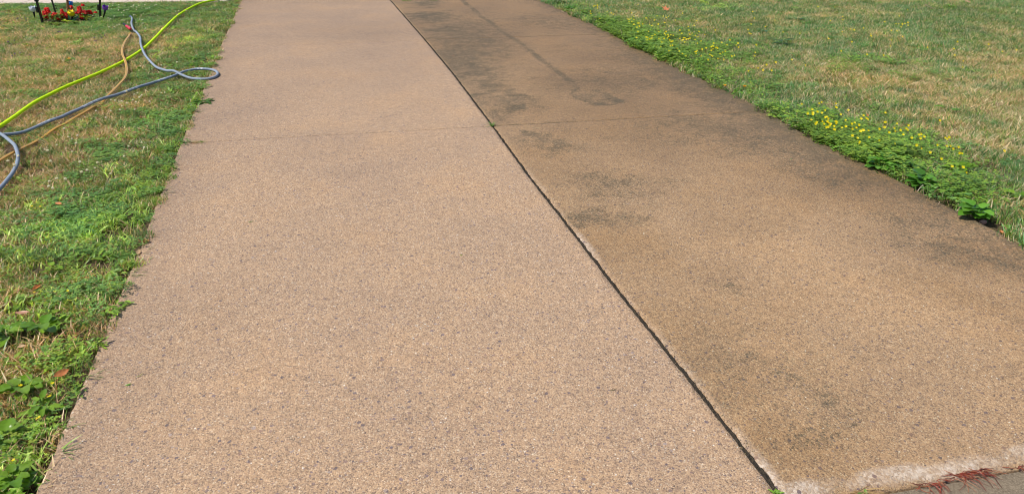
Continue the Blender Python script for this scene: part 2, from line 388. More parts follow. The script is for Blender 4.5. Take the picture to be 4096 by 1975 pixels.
panel('driveway_panel', seamR, RIGHT, J1R, FAR, True)

# ground sheet, road, sidewalk
def sheet(name, poly, z, mat):
    o = mobj(name, [(p[0], p[1], z) for p in poly], [tuple(range(len(poly)))], mat); return tag(o, kind='structure')
GZ = -.035
sheet('ground', [(-60, -40), (60, -40), (60, 90), (-60, 90)], GZ, M_SOIL)
def st2w(s, t): return (s*D[0]+t*Q[0], s*D[1]+t*Q[1])
rp = [st2w(NEAR(t)-.004, t) for t in (-30, 30)]
sheet('road', [rp[1], rp[0], st2w(NEAR(-30)-9, -30), st2w(NEAR(30)-9, 30)], -.0235, M_ROAD)
# sidewalk panels left of the drive beyond the lawn
a, b2 = G(-600, 22), G(905, 3)
dirw = (b2-a)[:2]; dirw /= np.linalg.norm(dirw); nrm = np.array([-dirw[1], dirw[0]])
Lw = np.linalg.norm((b2-a)[:2])
def walk_slab(x0, x1):
    d0, d1 = .006, 1.5
    V = []
    for z, ins in ((-.12, 0), (-.006, 0), (0, .008)):
        for (x, y) in ((x0+ins, d0+ins), (x1-ins, d0+ins), (x1-ins, d1-ins), (x0+ins, d1-ins)):
            p = a[:2] + dirw*x + nrm*y; V.append((p[0], p[1], z))
    Fc = [(8, 9, 10, 11)] + [(k*4+i, k*4+(i+1) % 4, k*4+4+(i+1) % 4, k*4+4+i) for k in (0, 1) for i in range(4)]
    tag(mobj('sidewalk', V, Fc, M_WALK), kind='structure')
x1 = Lw
while x1 > 0: walk_slab(x1-1.5+.01, x1); x1 -= 1.5

# moss and dirt packed in the long centre joint
ss = np.arange(float(NEAR(SEAM(2))), float(FAR(SEAM(9))), .008); V = []; Fc = []
for i, s in enumerate(ss):
    t = float(SEAM(s)); wd = .75+.5*float(vnoise(s*25, 2.2))
    for k, q in enumerate((-.0135, -.006, 0, .006, .0135)):
        z = -.010 + .010*float(vnoise(s*70+k*7, k*3.1))*wd + (-.004 if k in (0, 4) else 0)
        p = st2w(s, t+q); V.append((p[0], p[1], z))
for i in range(len(ss)-1):
    for k in range(4): Fc.append((i*5+k, i*5+k+1, i*5+k+6, i*5+k+5))
tag(mobj('joint_moss', V, Fc, M_MOSS, smooth=False), kind='stuff')

# ------------------------------------------------------------------ lawn tufts
rng = np.random.RandomState(3)
GREEN = np.array([(.085, .165, .028), (.115, .21, .035), (.06, .125, .035), (.14, .235, .04)])
BLUE = np.array([(.055, .135, .045), (.085, .18, .06), (.11, .21, .075), (.05, .11, .035)])
DRY = np.array([(.50, .38, .21), (.62, .50, .31), (.40, .29, .15), (.70, .60, .42), (.34, .30, .13)])
def blade_mesh(n, R, hmin, hmax, w, lean, pal, dry=0., curl=.5, mat=None, name='tuft', tipdry=.0):
    V = []; Fc = []; Cc = []
    for i in range(n):
        r = R*math.sqrt(rng.rand()); an = rng.rand()*6.283; bx, by = r*math.cos(an), r*math.sin(an)
        h = hmin + (hmax-hmin)*rng.rand(); az = rng.rand()*6.283; ln = lean*(.25 + rng.rand()*1.0)*h
        dx, dy = math.cos(az), math.sin(az); wd = w*(.6+.8*rng.rand()); fa = rng.rand()*6.283; px, py = math.cos(fa)*wd/2, math.sin(fa)*wd/2
        d = rng.rand() < dry
        c = (DRY if d else pal)[rng.randint(len(DRY if d else pal))]*(.75+.5*rng.rand())*(1.15 if d else 1.8)
        b = len(V)
        for k, t in enumerate((0, .4, .75, 1)):
            off = ln*(t**1.7); z = h*(t - curl*.35*t*t*lean)
            x, y = bx + dx*off, by + dy*off; ww = (1, .95, .6, 0)[k]
            cc = c*(1 if t < .9 else 1.05)
            if tipdry and t > .7: cc = cc*(1-tipdry) + DRY[1]*tipdry
            if ww: V += [(x-px*ww, y-py*ww, z), (x+px*ww, y+py*ww, z)]; Cc += [cc, cc]
            else: V.append((x, y, z)); Cc.append(cc)
        Fc += [(b, b+1, b+3, b+2), (b+2, b+3, b+5, b+4), (b+4, b+5, b+6)]
    return make_mesh(name, V, Fc, mat or M_INST, col=np.array(Cc))
def leaf_quadfan(V, Fc, Cc, p, fwd, upv, L, Wd, c, cup=.15, n=4):
    "an ovate leaf: two-row strip with midrib fold"
    fwd = np.array(fwd, float); upv = np.array(upv, float); sd_ = np.cross(fwd, upv); sd_ /= np.linalg.norm(sd_)+1e-9
    b = len(V)
    for i in range(n+1):
        t = i/n; ww = Wd*math.sin(math.pi*(t**.75)*.97+.04)*.5
        q = p + fwd*L*t + upv*(-cup*L*t*t)
        V += [q - sd_*ww + upv*ww*.35, q, q + sd_*ww + upv*ww*.35]; Cc += [c*.95, c*1.1, c*.95]
    for i in range(n):
        k = b+i*3; Fc += [(k, k+1, k+4, k+3), (k+1, k+2, k+5, k+4)]
def trefoil_mesh(n, R, hmin, hmax, size, pal, name, notch=True):
    V = []; Fc = []; Cc = []
    for i in range(n):
        r = R*math.sqrt(rng.rand()); an = rng.rand()*6.283; x, y = r*math.cos(an), r*math.sin(an); h = hmin+(hmax-hmin)*rng.rand()
        c = pal[rng.randint(len(pal))]*(.8+.4*rng.rand()); a0 = rng.rand()*6.283; tilt = rng.rand(2)*.5-.25
        top = np.array([x, y, h]); b = len(V)
        V += [(x*.85-.0006, y*.85, 0), (x*.85+.0006, y*.85, 0), (x, y, h)]; Cc += [c*.8]*3; Fc.append((b, b+1, b+2))
        for k in range(3):
            an = a0 + k*2.094; f = np.array([math.cos(an), math.sin(an), tilt[0]*math.cos(an)+tilt[1]*math.sin(an) + .08]); f /= np.linalg.norm(f)
            s = size*(.8+.4*rng.rand()); sv = np.cross(f, (0, 0, 1)); sv /= np.linalg.norm(sv); b = len(V)
            V += [tuple(top), tuple(top+f*s*.6+sv*s*.42), tuple(top+f*s*.98+sv*s*.25), tuple(top+f*s*(.88 if notch else 1.)), tuple(top+f*s*.98-sv*s*.25), tuple(top+f*s*.6-sv*s*.42)]
            Cc += [c*1.15, c, c, c*1.05, c, c]; Fc += [(b, b+1, b+2, b+3), (b, b+3, b+4, b+5)]
    return make_mesh(name, V, Fc, M_INST, col=np.array(Cc))
def broad_mesh(n, R, Lf, pal, name, dry=0):
    V = []; Fc = []; Cc = []
    for i in range(n):
        an = rng.rand()*6.283; el = .15+.7*rng.rand(); f = np.array([math.cos(an)*math.cos(el), math.sin(an)*math.cos(el), math.sin(el)])
        up = np.cross(np.cross(f, (0, 0, 1)), f); up /= np.linalg.norm(up)
        r = R*math.sqrt(rng.rand()); a2 = rng.rand()*6.283; c = pal[rng.randint(len(pal))]*(.8+.4*rng.rand()); L = Lf*(.6+.7*rng.rand())
        leaf_quadfan(V, Fc, Cc, np.array([r*math.cos(a2), r*math.sin(a2), .005+.02*rng.rand()]), f, up, L, L*(.35+.25*rng.rand()), c, .35, 3)
    return make_mesh(name, V, Fc, M_INST, col=np.array(Cc))
def coll(name, meshes):
    c = bpy.data.collections.new(name)
    for m in meshes: c.objects.link(bpy.data.objects.new(m.name, m))
    return c
NV = 5
K = {}
K['lawn_grass'] = coll('grass_tufts', [blade_mesh(78, .075, .020, .052, .0038, .8, GREEN, .34, tipdry=.0, name='grass_tuft') for _ in range(NV)])
K['blue_grass'] = coll('bluegrass_tufts', [blade_mesh(80, .07, .026, .060, .0036, .65, BLUE, .24, name='bluegrass_tuft') for _ in range(NV)])
K['dry_grass'] = coll('dry_tufts', [blade_mesh(78, .075, .015, .045, .0040, 1.1, GREEN, .74, name='dry_tuft') for _ in range(NV)])
CRAB = np.array([(.17, .27, .055), (.22, .33, .07), (.12, .21, .045), (.27, .34, .09)])*1.35
K['crabgrass'] = coll('crabgrass_tufts', [blade_mesh(26, .06, .028, .066, .0065, .95, CRAB, .03, curl=.7, name='crabgrass_tuft') for _ in range(NV)])
CLV = np.array([(.07, .16, .035), (.10, .20, .045), (.055, .13, .03), (.12, .22, .04)])*1.7
K['clover_leaves'] = coll('clover_tufts', [trefoil_mesh(42, .07, .018, .042, .011, CLV, 'clover_tuft') for _ in range(NV)])
OX = np.array([(.13, .25, .03), (.17, .29, .035), (.09, .19, .03), (.20, .30, .04)])*1.3
K['wood_sorrel_leaves'] = coll('sorrel_tufts', [trefoil_mesh(42, .07, .02, .055, .0095, OX, 'sorrel_tuft') for _ in range(NV)])
BRD = np.array([(.12, .24, .03), (.16, .29, .035), (.09, .19, .025)])*1.45
K['broadleaf_weeds'] = coll('broadleaf_tufts', [broad_mesh(17, .05, .036, BRD, 'broadleaf_tuft') for _ in range(NV)])

def scatter(name, collection, P, rot, scl, tint):
    me = bpy.data.meshes.new(name); me.vertices.add(len(P)); me.vertices.foreach_set('co', np.asarray(P, float).ravel())
    for nm, dt, d in (('rot', 'FLOAT_VECTOR', rot), ('tint', 'FLOAT_VECTOR', tint)):
        me.attributes.new(nm, dt, 'POINT').data.foreach_set('vector', np.asarray(d, float).ravel())
    me.attributes.new('scl', 'FLOAT', 'POINT').data.foreach_set('value', np.asarray(scl, float))
    me.attributes.new('pick', 'INT', 'POINT').data.foreach_set('value', rng.randint(0, NV, len(P)).astype(np.int32))
    o = bpy.data.objects.new(name, me); C.objects.link(o)
    ng = bpy.data.node_groups.new(name + '_scatter', 'GeometryNodeTree')
    ng.interface.new_socket('Geometry', in_out='INPUT', socket_type='NodeSocketGeometry')
    ng.interface.new_socket('Geometry', in_out='OUTPUT', socket_type='NodeSocketGeometry')
    gi, go = ng.nodes.new('NodeGroupInput'), ng.nodes.new('NodeGroupOutput')
    ci = ng.nodes.new('GeometryNodeCollectionInfo'); ci.inputs['Collection'].default_value = collection
    ci.inputs['Separate Children'].default_value = True; ci.inputs['Reset Children'].default_value = True
    io = ng.nodes.new('GeometryNodeInstanceOnPoints'); io.inputs['Pick Instance'].default_value = True
    def na(nm, dt):
        x = ng.nodes.new('GeometryNodeInputNamedAttribute'); x.data_type = dt; x.inputs['Name'].default_value = nm
        return [s for s in x.outputs if s.enabled and s.name == 'Attribute'][0]
    L = ng.links
    L.new(gi.outputs[0], io.inputs['Points']); L.new(ci.outputs[0], io.inputs['Instance'])
    L.new(na('pick', 'INT'), io.inputs['Instance Index']); L.new(na('rot', 'FLOAT_VECTOR'), io.inputs['Rotation'])
    L.new(na('scl', 'FLOAT'), io.inputs['Scale']); L.new(io.outputs[0], go.inputs[0])
    md = o.modifiers.new('scatter', 'NODES'); md.node_group = ng
    tag(o, kind='stuff'); return o

# hose paths (pixel traces unprojected on the ground), needed to clear grass
NEON = [(-160, 620), (-60, 545), (0, 505), (58, 466), (136, 411), (217, 369), (272, 343), (338, 316), (408, 287), (493, 246), (567, 200), (613, 159), (660, 111), (710, 64), (753, 37), (802, 14), (854, 2), (910, -8), (1010, -20)]
BLUEH = [(520, 60), (528, 74), (526, 93), (532, 113), (547, 130), (561, 151), (563, 175), (572, 206), (594, 237), (625, 268), (668, 285), (718, 299), (776, 311), (819, 315), (854, 309), (871, 297), (864, 285), (842, 278), (807, 276), (769, 278), (730, 289), (691, 305), (621, 328), (543, 353), (466, 380), (419, 396), (349, 423), (272, 454), (200, 480), (138, 501), (64, 524), (16, 535), (-60, 552), (-140, 562), (-200, 555), (-190, 535), (-120, 524), (-50, 527), (0, 540), (22, 549), (48, 571), (64, 593), (72, 622), (68, 654), (51, 687), (29, 716), (0, 751), (-50, 800), (-160, 880)]
AMBER = [(520, 124), (516, 143), (500, 167), (489, 198), (493, 229), (504, 256), (507, 283), (500, 310), (477, 337), (446, 369), (423, 388), (385, 415), (349, 442), (264, 490), (193, 525), (142, 550), (110, 570), (58, 603), (0, 641), (-80, 690), (-200, 760)]
def hose_pts(L, z): return smooth_path([G(u, v, z) for u, v in L], .012)
P_NEON, P_BLUE, P_AMB = hose_pts(NEON, .016), hose_pts(BLUEH, .016), hose_pts(AMBER, .010)
def dist_to(Pts, path):
    path = path[::2, :2]; out = np.full(len(Pts), 9.)
    for i in range(0, len(Pts), 4000):
        out[i:i+4000] = np.sqrt(((Pts[i:i+4000, None, :2]-path[None])**2).sum(-1)).min(1)
    return out

CLEAR = [(3905, 868, .14), (3690, 740, .12), (3520, 672, .11), (3600, 665, .06), (3820, 670, .09), (4085, 785, .06), (2540, 172, .08), (2925, 372, .07), (815, 408, .07), (3760, 800, .05), (4000, 925, .05), (3640, 715, .04)]
# candidates
def candidates(dens):
    n = int(dens*(9.5+12)*(15.5-.4)); x = rng.rand(n)*21.5-9.5; y = rng.rand(n)*15.1+.4
    P = np.stack([x, y, np.full(n, GZ)], -1); u, v = PX(P)
    k = (u > -420) & (u < 4520) & (v > -95) & (v < 2250); return P[k]
P = candidates(330)
s_, t_ = st(P); dL = LEFT(s_) - t_; dR = t_ - RIGHT(s_)
walkd = (P[:, :2]-a[:2]) @ nrm
left = (dL > -.050 + .105*fbm(s_*8, t_*8, 3)) & (walkd < -.03); right = dR > -.035 + .085*fbm(s_*8+5, t_*8, 3)
keep = (left | right) & (s_ > NEAR(t_) + .05)
hose_d = np.minimum(np.minimum(dist_to(P, P_NEON), dist_to(P, P_BLUE)), dist_to(P, P_AMB))
BED = G(265, 78)[:2]
bd = np.sqrt(((P[:, 0]-BED[0])/.36)**2 + ((P[:, 1]-BED[1])/.20)**2)
keep &= (hose_d > .016) & (bd > 1)
for (wu, wv, wr) in CLEAR:
    wc = G(wu, wv)[:2]; keep &= np.linalg.norm(P[:, :2]-wc, axis=1) > wr
P, s_, t_, dL, dR, left, right, hose_d = [q[keep] for q in (P, s_, t_, dL, dR, left, right, hose_d)]
n = len(P)
# fields
nz = fbm(P[:, 0]*1.6, P[:, 1]*1.6, 4); nz2 = fbm(P[:, 0]*5+3, P[:, 1]*5, 3); nz3 = fbm(P[:, 0]*.7+9, P[:, 1]*.7+4, 3)
dryL = blobs(P, [(150, 200, 260, 60, .75), (330, 230, 200, 50, .6), (620, 190, 60, 25, .8), (200, 420, 200, 60, .6), (400, 420, 120, 50, .6), (80, 640, 160, 60, .75), (150, 720, 160, 70, .7), (60, 900, 130, 90, .7), (100, 1080, 130, 60, .6), (20, 1200, 90, 60, .9), (280, 1350, 110, 90, .65), (100, 1640, 110, 40, .75), (230, 1720, 60, 40, .6), (40, 1780, 80, 40, .7), (450, 290, 90, 60, .5), (700, 60, 120, 20, .4), (480, 560, 200, 50, .35), (300, 620, 130, 60, .45)])
greenL = np.exp(-(dL/.45)**2)*.65 + blobs(P, [(350, 50, 350, 40, .8), (600, 40, 250, 25, .7), (400, 900, 250, 110, .75), (560, 750, 160, 120, .7), (200, 960, 150, 60, .6)])
dryR = blobs(P, [(3500, 270, 330, 60, .8), (3750, 330, 380, 70, .85), (3950, 430, 300, 100, .9), (3150, 200, 220, 30, .5), (3980, 560, 220, 60, .75), (3700, 450, 160, 40, .6), (3250, 60, 150, 20, .5), (3450, 40, 200, 20, .55), (3960, 120, 120, 25, .5), (3000, 130, 160, 20, .35), (3350, 400, 120, 40, .5), (4080, 280, 200, 60, .7), (3180, 300, 140, 35, .6)])
greenR = np.exp(-(dR/.35)**2)*.9 + blobs(P, [(3800, 60, 400, 45, .6), (3500, 100, 250, 20, .6), (2800, 60, 250, 50, .4), (3900, 470, 110, 25, .5), (4096, 30, 150, 60, .8)])
D_ = np.where(left, .70 + dryL*.6 - greenL*.65, .43 + dryR*.8 - greenR*.6) + (nz-.5)*1.0 + (nz2-.5)*.7
crab = np.where(left, blobs(P, [(400, 900, 280, 110, .95), (560, 720, 150, 90, .8), (650, 600, 70, 60, .6), (150, 1000, 160, 50, .6), (430, 1060, 140, 60, .7), (120, 1230, 130, 60, .55), (250, 1560, 120, 80, .45), (100, 1880, 160, 120, .6), (800, 150, 60, 40, .45), (760, 420, 60, 40, .5), (250, 1150, 150, 80, .3)]), blobs(P, [(2850, 20, 80, 20, .5), (2330, 100, 60, 30, .2)]))
clov = np.where(left, .20 + blobs(P, [(600, 800, 200, 200, .35), (300, 560, 300, 120, .4), (500, 40, 350, 30, .7), (300, 120, 300, 40, .15), (700, 480, 150, 60, .5), (820, 240, 80, 40, .5), (300, 900, 200, 80, .4), (200, 25, 300, 14, .9)]), .05)
sorr = np.where(left, .06 + blobs(P, [(250, 1500, 120, 60, .7), (150, 1700, 80, 60, .7), (100, 1900, 150, 80, .5)]),
                blobs(P, [(2480, 130, 90, 40, .6), (2620, 190, 140, 40, .95), (2800, 190, 150, 40, .6), (2550, 165, 40, 20, .9), (3260, 520, 150, 60, .95), (3450, 560, 160, 60, .9), (3600, 610, 180, 50, .7), (3300, 580, 70, 30, .9), (2700, 230, 60, 25, .9), (3850, 700, 90, 50, .4), (3550, 250, 250, 40, .15), (3700, 580, 100, 40, .4)]) + .85*np.exp(-(dR/.52)**2)*blobs(P, [(2560, 140, 330, 75, 1.), (3400, 560, 420, 110, 1.), (3800, 740, 200, 70, .7), (2900, 330, 200, 60, .35)], .2))
brd = np.where(left, .10 + .55*np.exp(-(dL/.12)**2) + blobs(P, [(780, 240, 70, 30, .6), (100, 1300, 120, 60, .7), (90, 1520, 110, 60, .6), (250, 1600, 90, 60, .5), (60, 1900, 130, 100, .7), (560, 860, 90, 50, .5), (560, 60, 80, 18, .6), (700, 560, 50, 40, .5), (430, 30, 300, 18, .4)]), .015 + .3*np.exp(-(dR/.10)**2) + blobs(P, [(2250, 40, 60, 20, .5), (2480, 170, 50, 20, .4), (3850, 690, 120, 60, .4)]))
typ = np.full(n, -1)
U = rng.rand(n)
r1 = rng.rand(n)
order = ['broadleaf_weeds', 'crabgrass', 'wood_sorrel_leaves', 'clover_leaves']
pr = {'broadleaf_weeds': brd*.30*(nz2+.5), 'crabgrass': crab*.72*(nz2+.5), 'wood_sorrel_leaves': sorr*np.where(left, .85, .66), 'clover_leaves': clov*(nz3+.35)*.9*(D_ < .75)}
names = list(K)
cum = np.zeros(n)
for k in order:
    p = np.clip(pr[k], 0, 1)*(1-cum*.6); sel = (typ < 0) & (r1 >= cum) & (r1 < cum+p); typ[sel] = names.index(k); cum = np.clip(cum+p, 0, 1)
rest = typ < 0
isdry = rest & (U < np.clip((D_-.15)*1.05, .05, .92))
typ[isdry] = names.index('dry_grass')
rest = typ < 0
blu = np.where(left, .22, .55) + (nz3-.5)
typ[rest & (rng.rand(n) < blu)] = names.index('blue_grass'); typ[typ < 0] = names.index('lawn_grass')
rot = np.stack([(rng.rand(n)-.5)*.25, (rng.rand(n)-.5)*.25, rng.rand(n)*6.283], -1)
scl = .75 + .5*rng.rand(n)
edge = np.where(left, dL, dR)
scl *= np.where(edge < .05, .75, 1.0)*(.78+.5*nz2)*np.where(hose_d < .07, .72, 1.0)
tall = np.where(right, np.exp(-(dR/.40)**2)*.42, 0); scl *= 1+tall
scl *= np.where(right & (typ == names.index('wood_sorrel_leaves')), 1.3, 1)
scl *= np.where(typ == names.index('dry_grass'), .95+.3*nz2, 1)
br = .86 + .44*rng.rand(n) + (nz3-.5)*.35 + (nz2-.5)*.35
warm = (rng.rand(n)-.5)*.14 + (nz-.5)*.2
tint = np.stack([br*(1+warm+np.where(left, .14, .05)), br, br*(1-warm)], -1)
Pz = P.copy(); Pz[:, 2] += (nz-.5)*.02; Pz[:, 2] = np.where(edge < .03, np.maximum(Pz[:, 2], -.004), Pz[:, 2])
for i, nm in enumerate(names):
    q = typ == i
    if q.sum(): scatter(nm, K[nm], Pz[q], rot[q], scl[q], tint[q])
print('tufts', n, {nm: int((typ == i).sum()) for i, nm in enumerate(names)})

# ------------------------------------------------------------------ hoses
def tube_obj(name, path, r, mat, col, parent, n=12):
    V, Fc = tube(path, r, n); return mobj(name, V, Fc, mat, parent, col=np.tile(col, (len(V), 1)), smooth=True)
def lift_cross(path, other, dz, rad=.06):
    d = dist_to(path, other); path = path.copy(); path[:, 2] += dz*np.exp(-(d/rad)**2); return path
h = empty('garden_hose', P_NEON[0]); tag(h, 'bright lime yellow fabric hose stretched diagonally across the left lawn', 'garden hose')
def under(o, root): o.parent = root; o.matrix_parent_inverse = Matrix.Translation(-root.location); return o
wob = np.array([1+.05*math.sin(i*.7)+.05*rng.rand() for i in range(len(P_NEON))])
V, Fc = tube(P_NEON, list(.0132*wob), 12)
o = mobj('hose_jacket', V, Fc, M_ROUGH, col=np.tile((.66, .95, .012), (len(V), 1)), smooth=True); under(o, h)

# blue-grey pressure hose
pb = P_BLUE.copy(); pb[:, 2] = .015
L_ = np.concatenate([[0], np.cumsum(np.linalg.norm(np.diff(pb[:, :2], axis=0), axis=1))])
pb[:, 2] += .008*(fbm(L_*3, L_*0, 2)-.5)
def sink(path, spots_):
    for (u, v, rad, dz) in spots_: path[:, 2] -= dz*np.exp(-(np.linalg.norm(path[:, :2]-G(u, v)[:2], axis=1)/rad)**2)
sink(pb, [(100, 512, .12, .020), (60, 526, .08, .014), (225, 471, .06, .010), (540, 124, .10, .020), (524, 66, .10, .016), (780, 312, .10, .012), (745, 284, .06, .012)])
sink(P_AMB, [(520, 130, .14, .022), (125, 562, .16, .026), (170, 537, .10, .008), (390, 410, .10, .022), (250, 497, .08, .006)])
pb = lift_cross(pb, P_NEON, .022); pb = lift_cross(pb, P_AMB, .012)
far_i = len(pb)//2
def self_cross(u, v, i0, i1, dz):
    c = G(u, v)[:2]; d = np.linalg.norm(pb[:, :2]-c, axis=1); ii = np.arange(len(pb)); f = ii/len(pb)
    m = (f >= i0) & (f < i1); pb[m, 2] += dz*np.exp(-(d[m]/.10)**2)
idx_of = lambda u, v, lo=0., hi=1.: int(np.argmin(np.linalg.norm(pb[int(lo*len(pb)):int(hi*len(pb)), :2]-G(u, v)[:2], axis=1)))+int(lo*len(pb))
i_loop = idx_of(871, 297)/len(pb)
self_cross(712, 298, 0, i_loop, .024); self_cross(8, 536, .8, 1.01, .024)
r0 = .0122
h = empty('pressure_hose', pb[0]); tag(h, 'blue grey rubber hose with white print, looping over the driveway edge', 'hose')
body = mobj('hose_body', *tube(pb, r0, 14), M_ROUGH, col=np.tile((.26, .305, .37), (len(pb)*14, 1)), smooth=True); under(body, h)
# spiral ridges
# white print along the hose, small glyph strokes on the side facing the camera
def hose_print(u0, v0, u1, v1, seed, lo=0., hi=1.):
    i0, i1 = sorted((idx_of(u0, v0, lo, hi), idx_of(u1, v1, lo, hi))); r = random.Random(seed); mb = MB()
    pathv = [Vector(p) for p in pb]
    pos = 0.; seg = []; total = sum((pathv[i+1]-pathv[i]).length for i in range(i0, i1))
    def frame(sx):
        acc = 0
        for i in range(i0, i1):
            l = (pathv[i+1]-pathv[i]).length
            if acc + l >= sx: 
                t = (sx-acc)/l; p = pathv[i].lerp(pathv[i+1], t); tg = (pathv[i+1]-pathv[i]).normalized(); return p, tg
            acc += l
        return pathv[i1], (pathv[i1]-pathv[i1-1]).normalized()
    GL = ['E', 'N', 'A', 'I', 'T', 'O', 'H', 'U', 'S']
    ST = {'E': [(0, 0, 0, 1), (0, 0, 1, 0), (0, .5, .8, .5), (0, 1, 1, 1)], 'N': [(0, 0, 0, 1), (0, 1, 1, 0), (1, 0, 1, 1)], 'A': [(0, 0, .5, 1), (.5, 1, 1, 0), (.2, .4, .8, .4)],
          'I': [(.5, 0, .5, 1)], 'T': [(0, 1, 1, 1), (.5, 0, .5, 1)], 'O': [(0, 0, 1, 0), (0, 1, 1, 1), (0, 0, 0, 1), (1, 0, 1, 1)], 'H': [(0, 0, 0, 1), (1, 0, 1, 1), (0, .5, 1, .5)],
          'U': [(0, 0, 1, 0), (0, 0, 0, 1), (1, 0, 1, 1)], 'S': [(0, 0, 1, 0), (1, 0, 1, .5), (0, .5, 1, .5), (0, .5, 0, 1), (0, 1, 1, 1)]}
    def pt(x, y):
        p, tg = frame(x); side = tg.cross(Vector((0, 0, 1))).normalized()
        if side.y > 0: side = -side
        ang = math.radians(18) + (1-y)*.95
        nn = (Vector((0, 0, 1))*math.cos(ang) + side*math.sin(ang)); return p + nn*(r0+.0006), tg, nn
    x = .0
    w = .0085
    rev = (pathv[i1]-pathv[i0]).x < 0
    while x < total - w:
        if r.random() < .13 and mb.f:
            under(mb.build('printed_lettering', M_PLAIN), h); mb = MB(); x += w*1.4; continue
        for (x0, y0, x1_, y1) in ST[r.choice(GL)]:
            if rev: x0, x1_ = 1-x0, 1-x1_
            A, tg, nn = pt(x+x0*w, y0); B, _, _ = pt(x+x1_*w, y1); d = (B-A)
            if d.length < 1e-6: continue
            d.normalize(); sdv = d.cross(nn).normalized()*.0016; A = A - d*.0012; B = B + d*.0012
            mb.add([A-sdv, A+sdv, B+sdv, B-sdv], [(0, 1, 2, 3)], (.86, .90, .94))
        x += w*1.3
    if mb.f: o = mb.build('printed_lettering', M_PLAIN); under(o, h)
hose_print(476, 379, 538, 356, 1, i_loop); hose_print(608, 332, 665, 313, 2, i_loop); hose_print(312, 439, 352, 423, 3, i_loop, .8); hose_print(360, 419, 387, 408, 6, i_loop, .8)
hose_print(138, 501, 200, 480, 4, i_loop, .8); hose_print(782, 277, 826, 276, 5, i_loop-.03, 1.)
# amber tubing (twin strand) with its red connector
h = empty('clear_tubing', P_AMB[0]); tag(h, 'thin amber braided tubing with a red and black end connector, in left grass', 'tubing')
pa = P_AMB.copy(); pa = lift_cross(pa, P_NEON, .03, .07); pa[:, 2] -= .006*np.exp(-(dist_to(pa, P_BLUE)/.06)**2)
tan = np.gradient(pa, axis=0); tan /= np.linalg.norm(tan, axis=1)[:, None]; side = np.stack([tan[:, 1], -tan[:, 0], 0*tan[:, 0]], -1)
for k, (off, c) in enumerate(((-.0055, (.62, .33, .06)), (.0055, (.70, .40, .09)))):
    V, Fc = tube(pa + side*off, .006, 8)
    o = mobj('tube_strand', V, Fc, M_GLOSS, col=np.tile(c, (len(V), 1)), smooth=True); under(o, h)
c0, c1, c2, c3 = G(525, 124, .02), G(522, 117, .025), G(505, 104, .03), G(494, 96, .035)
def frustum_chain(pts, rad, mat, col, name, root, n=14):
    V, Fc = tube(pts, rad, n); o = mobj(name, V, Fc, mat, col=np.tile(col, (len(V), 1)), smooth=False); under(o, root)
L3 = lambda a, b, t: a*(1-t)+b*t
frustum_chain([L3(c1, c2, t) for t in (0, .08, .1, .3, .32, .55, .57, .85, .9, 1)], [.011, .016, .019, .019, .0165, .0165, .019, .019, .015, .012], M_GLOSS, (.62, .02, .05), 'connector', h)
frustum_chain([L3(c2, c3, t) for t in (0, .1, .15, .5, .55, 1)], [.013, .013, .010, .010, .013, .012], M_GLOSS, (.012, .013, .02), 'coupling_tip', h)

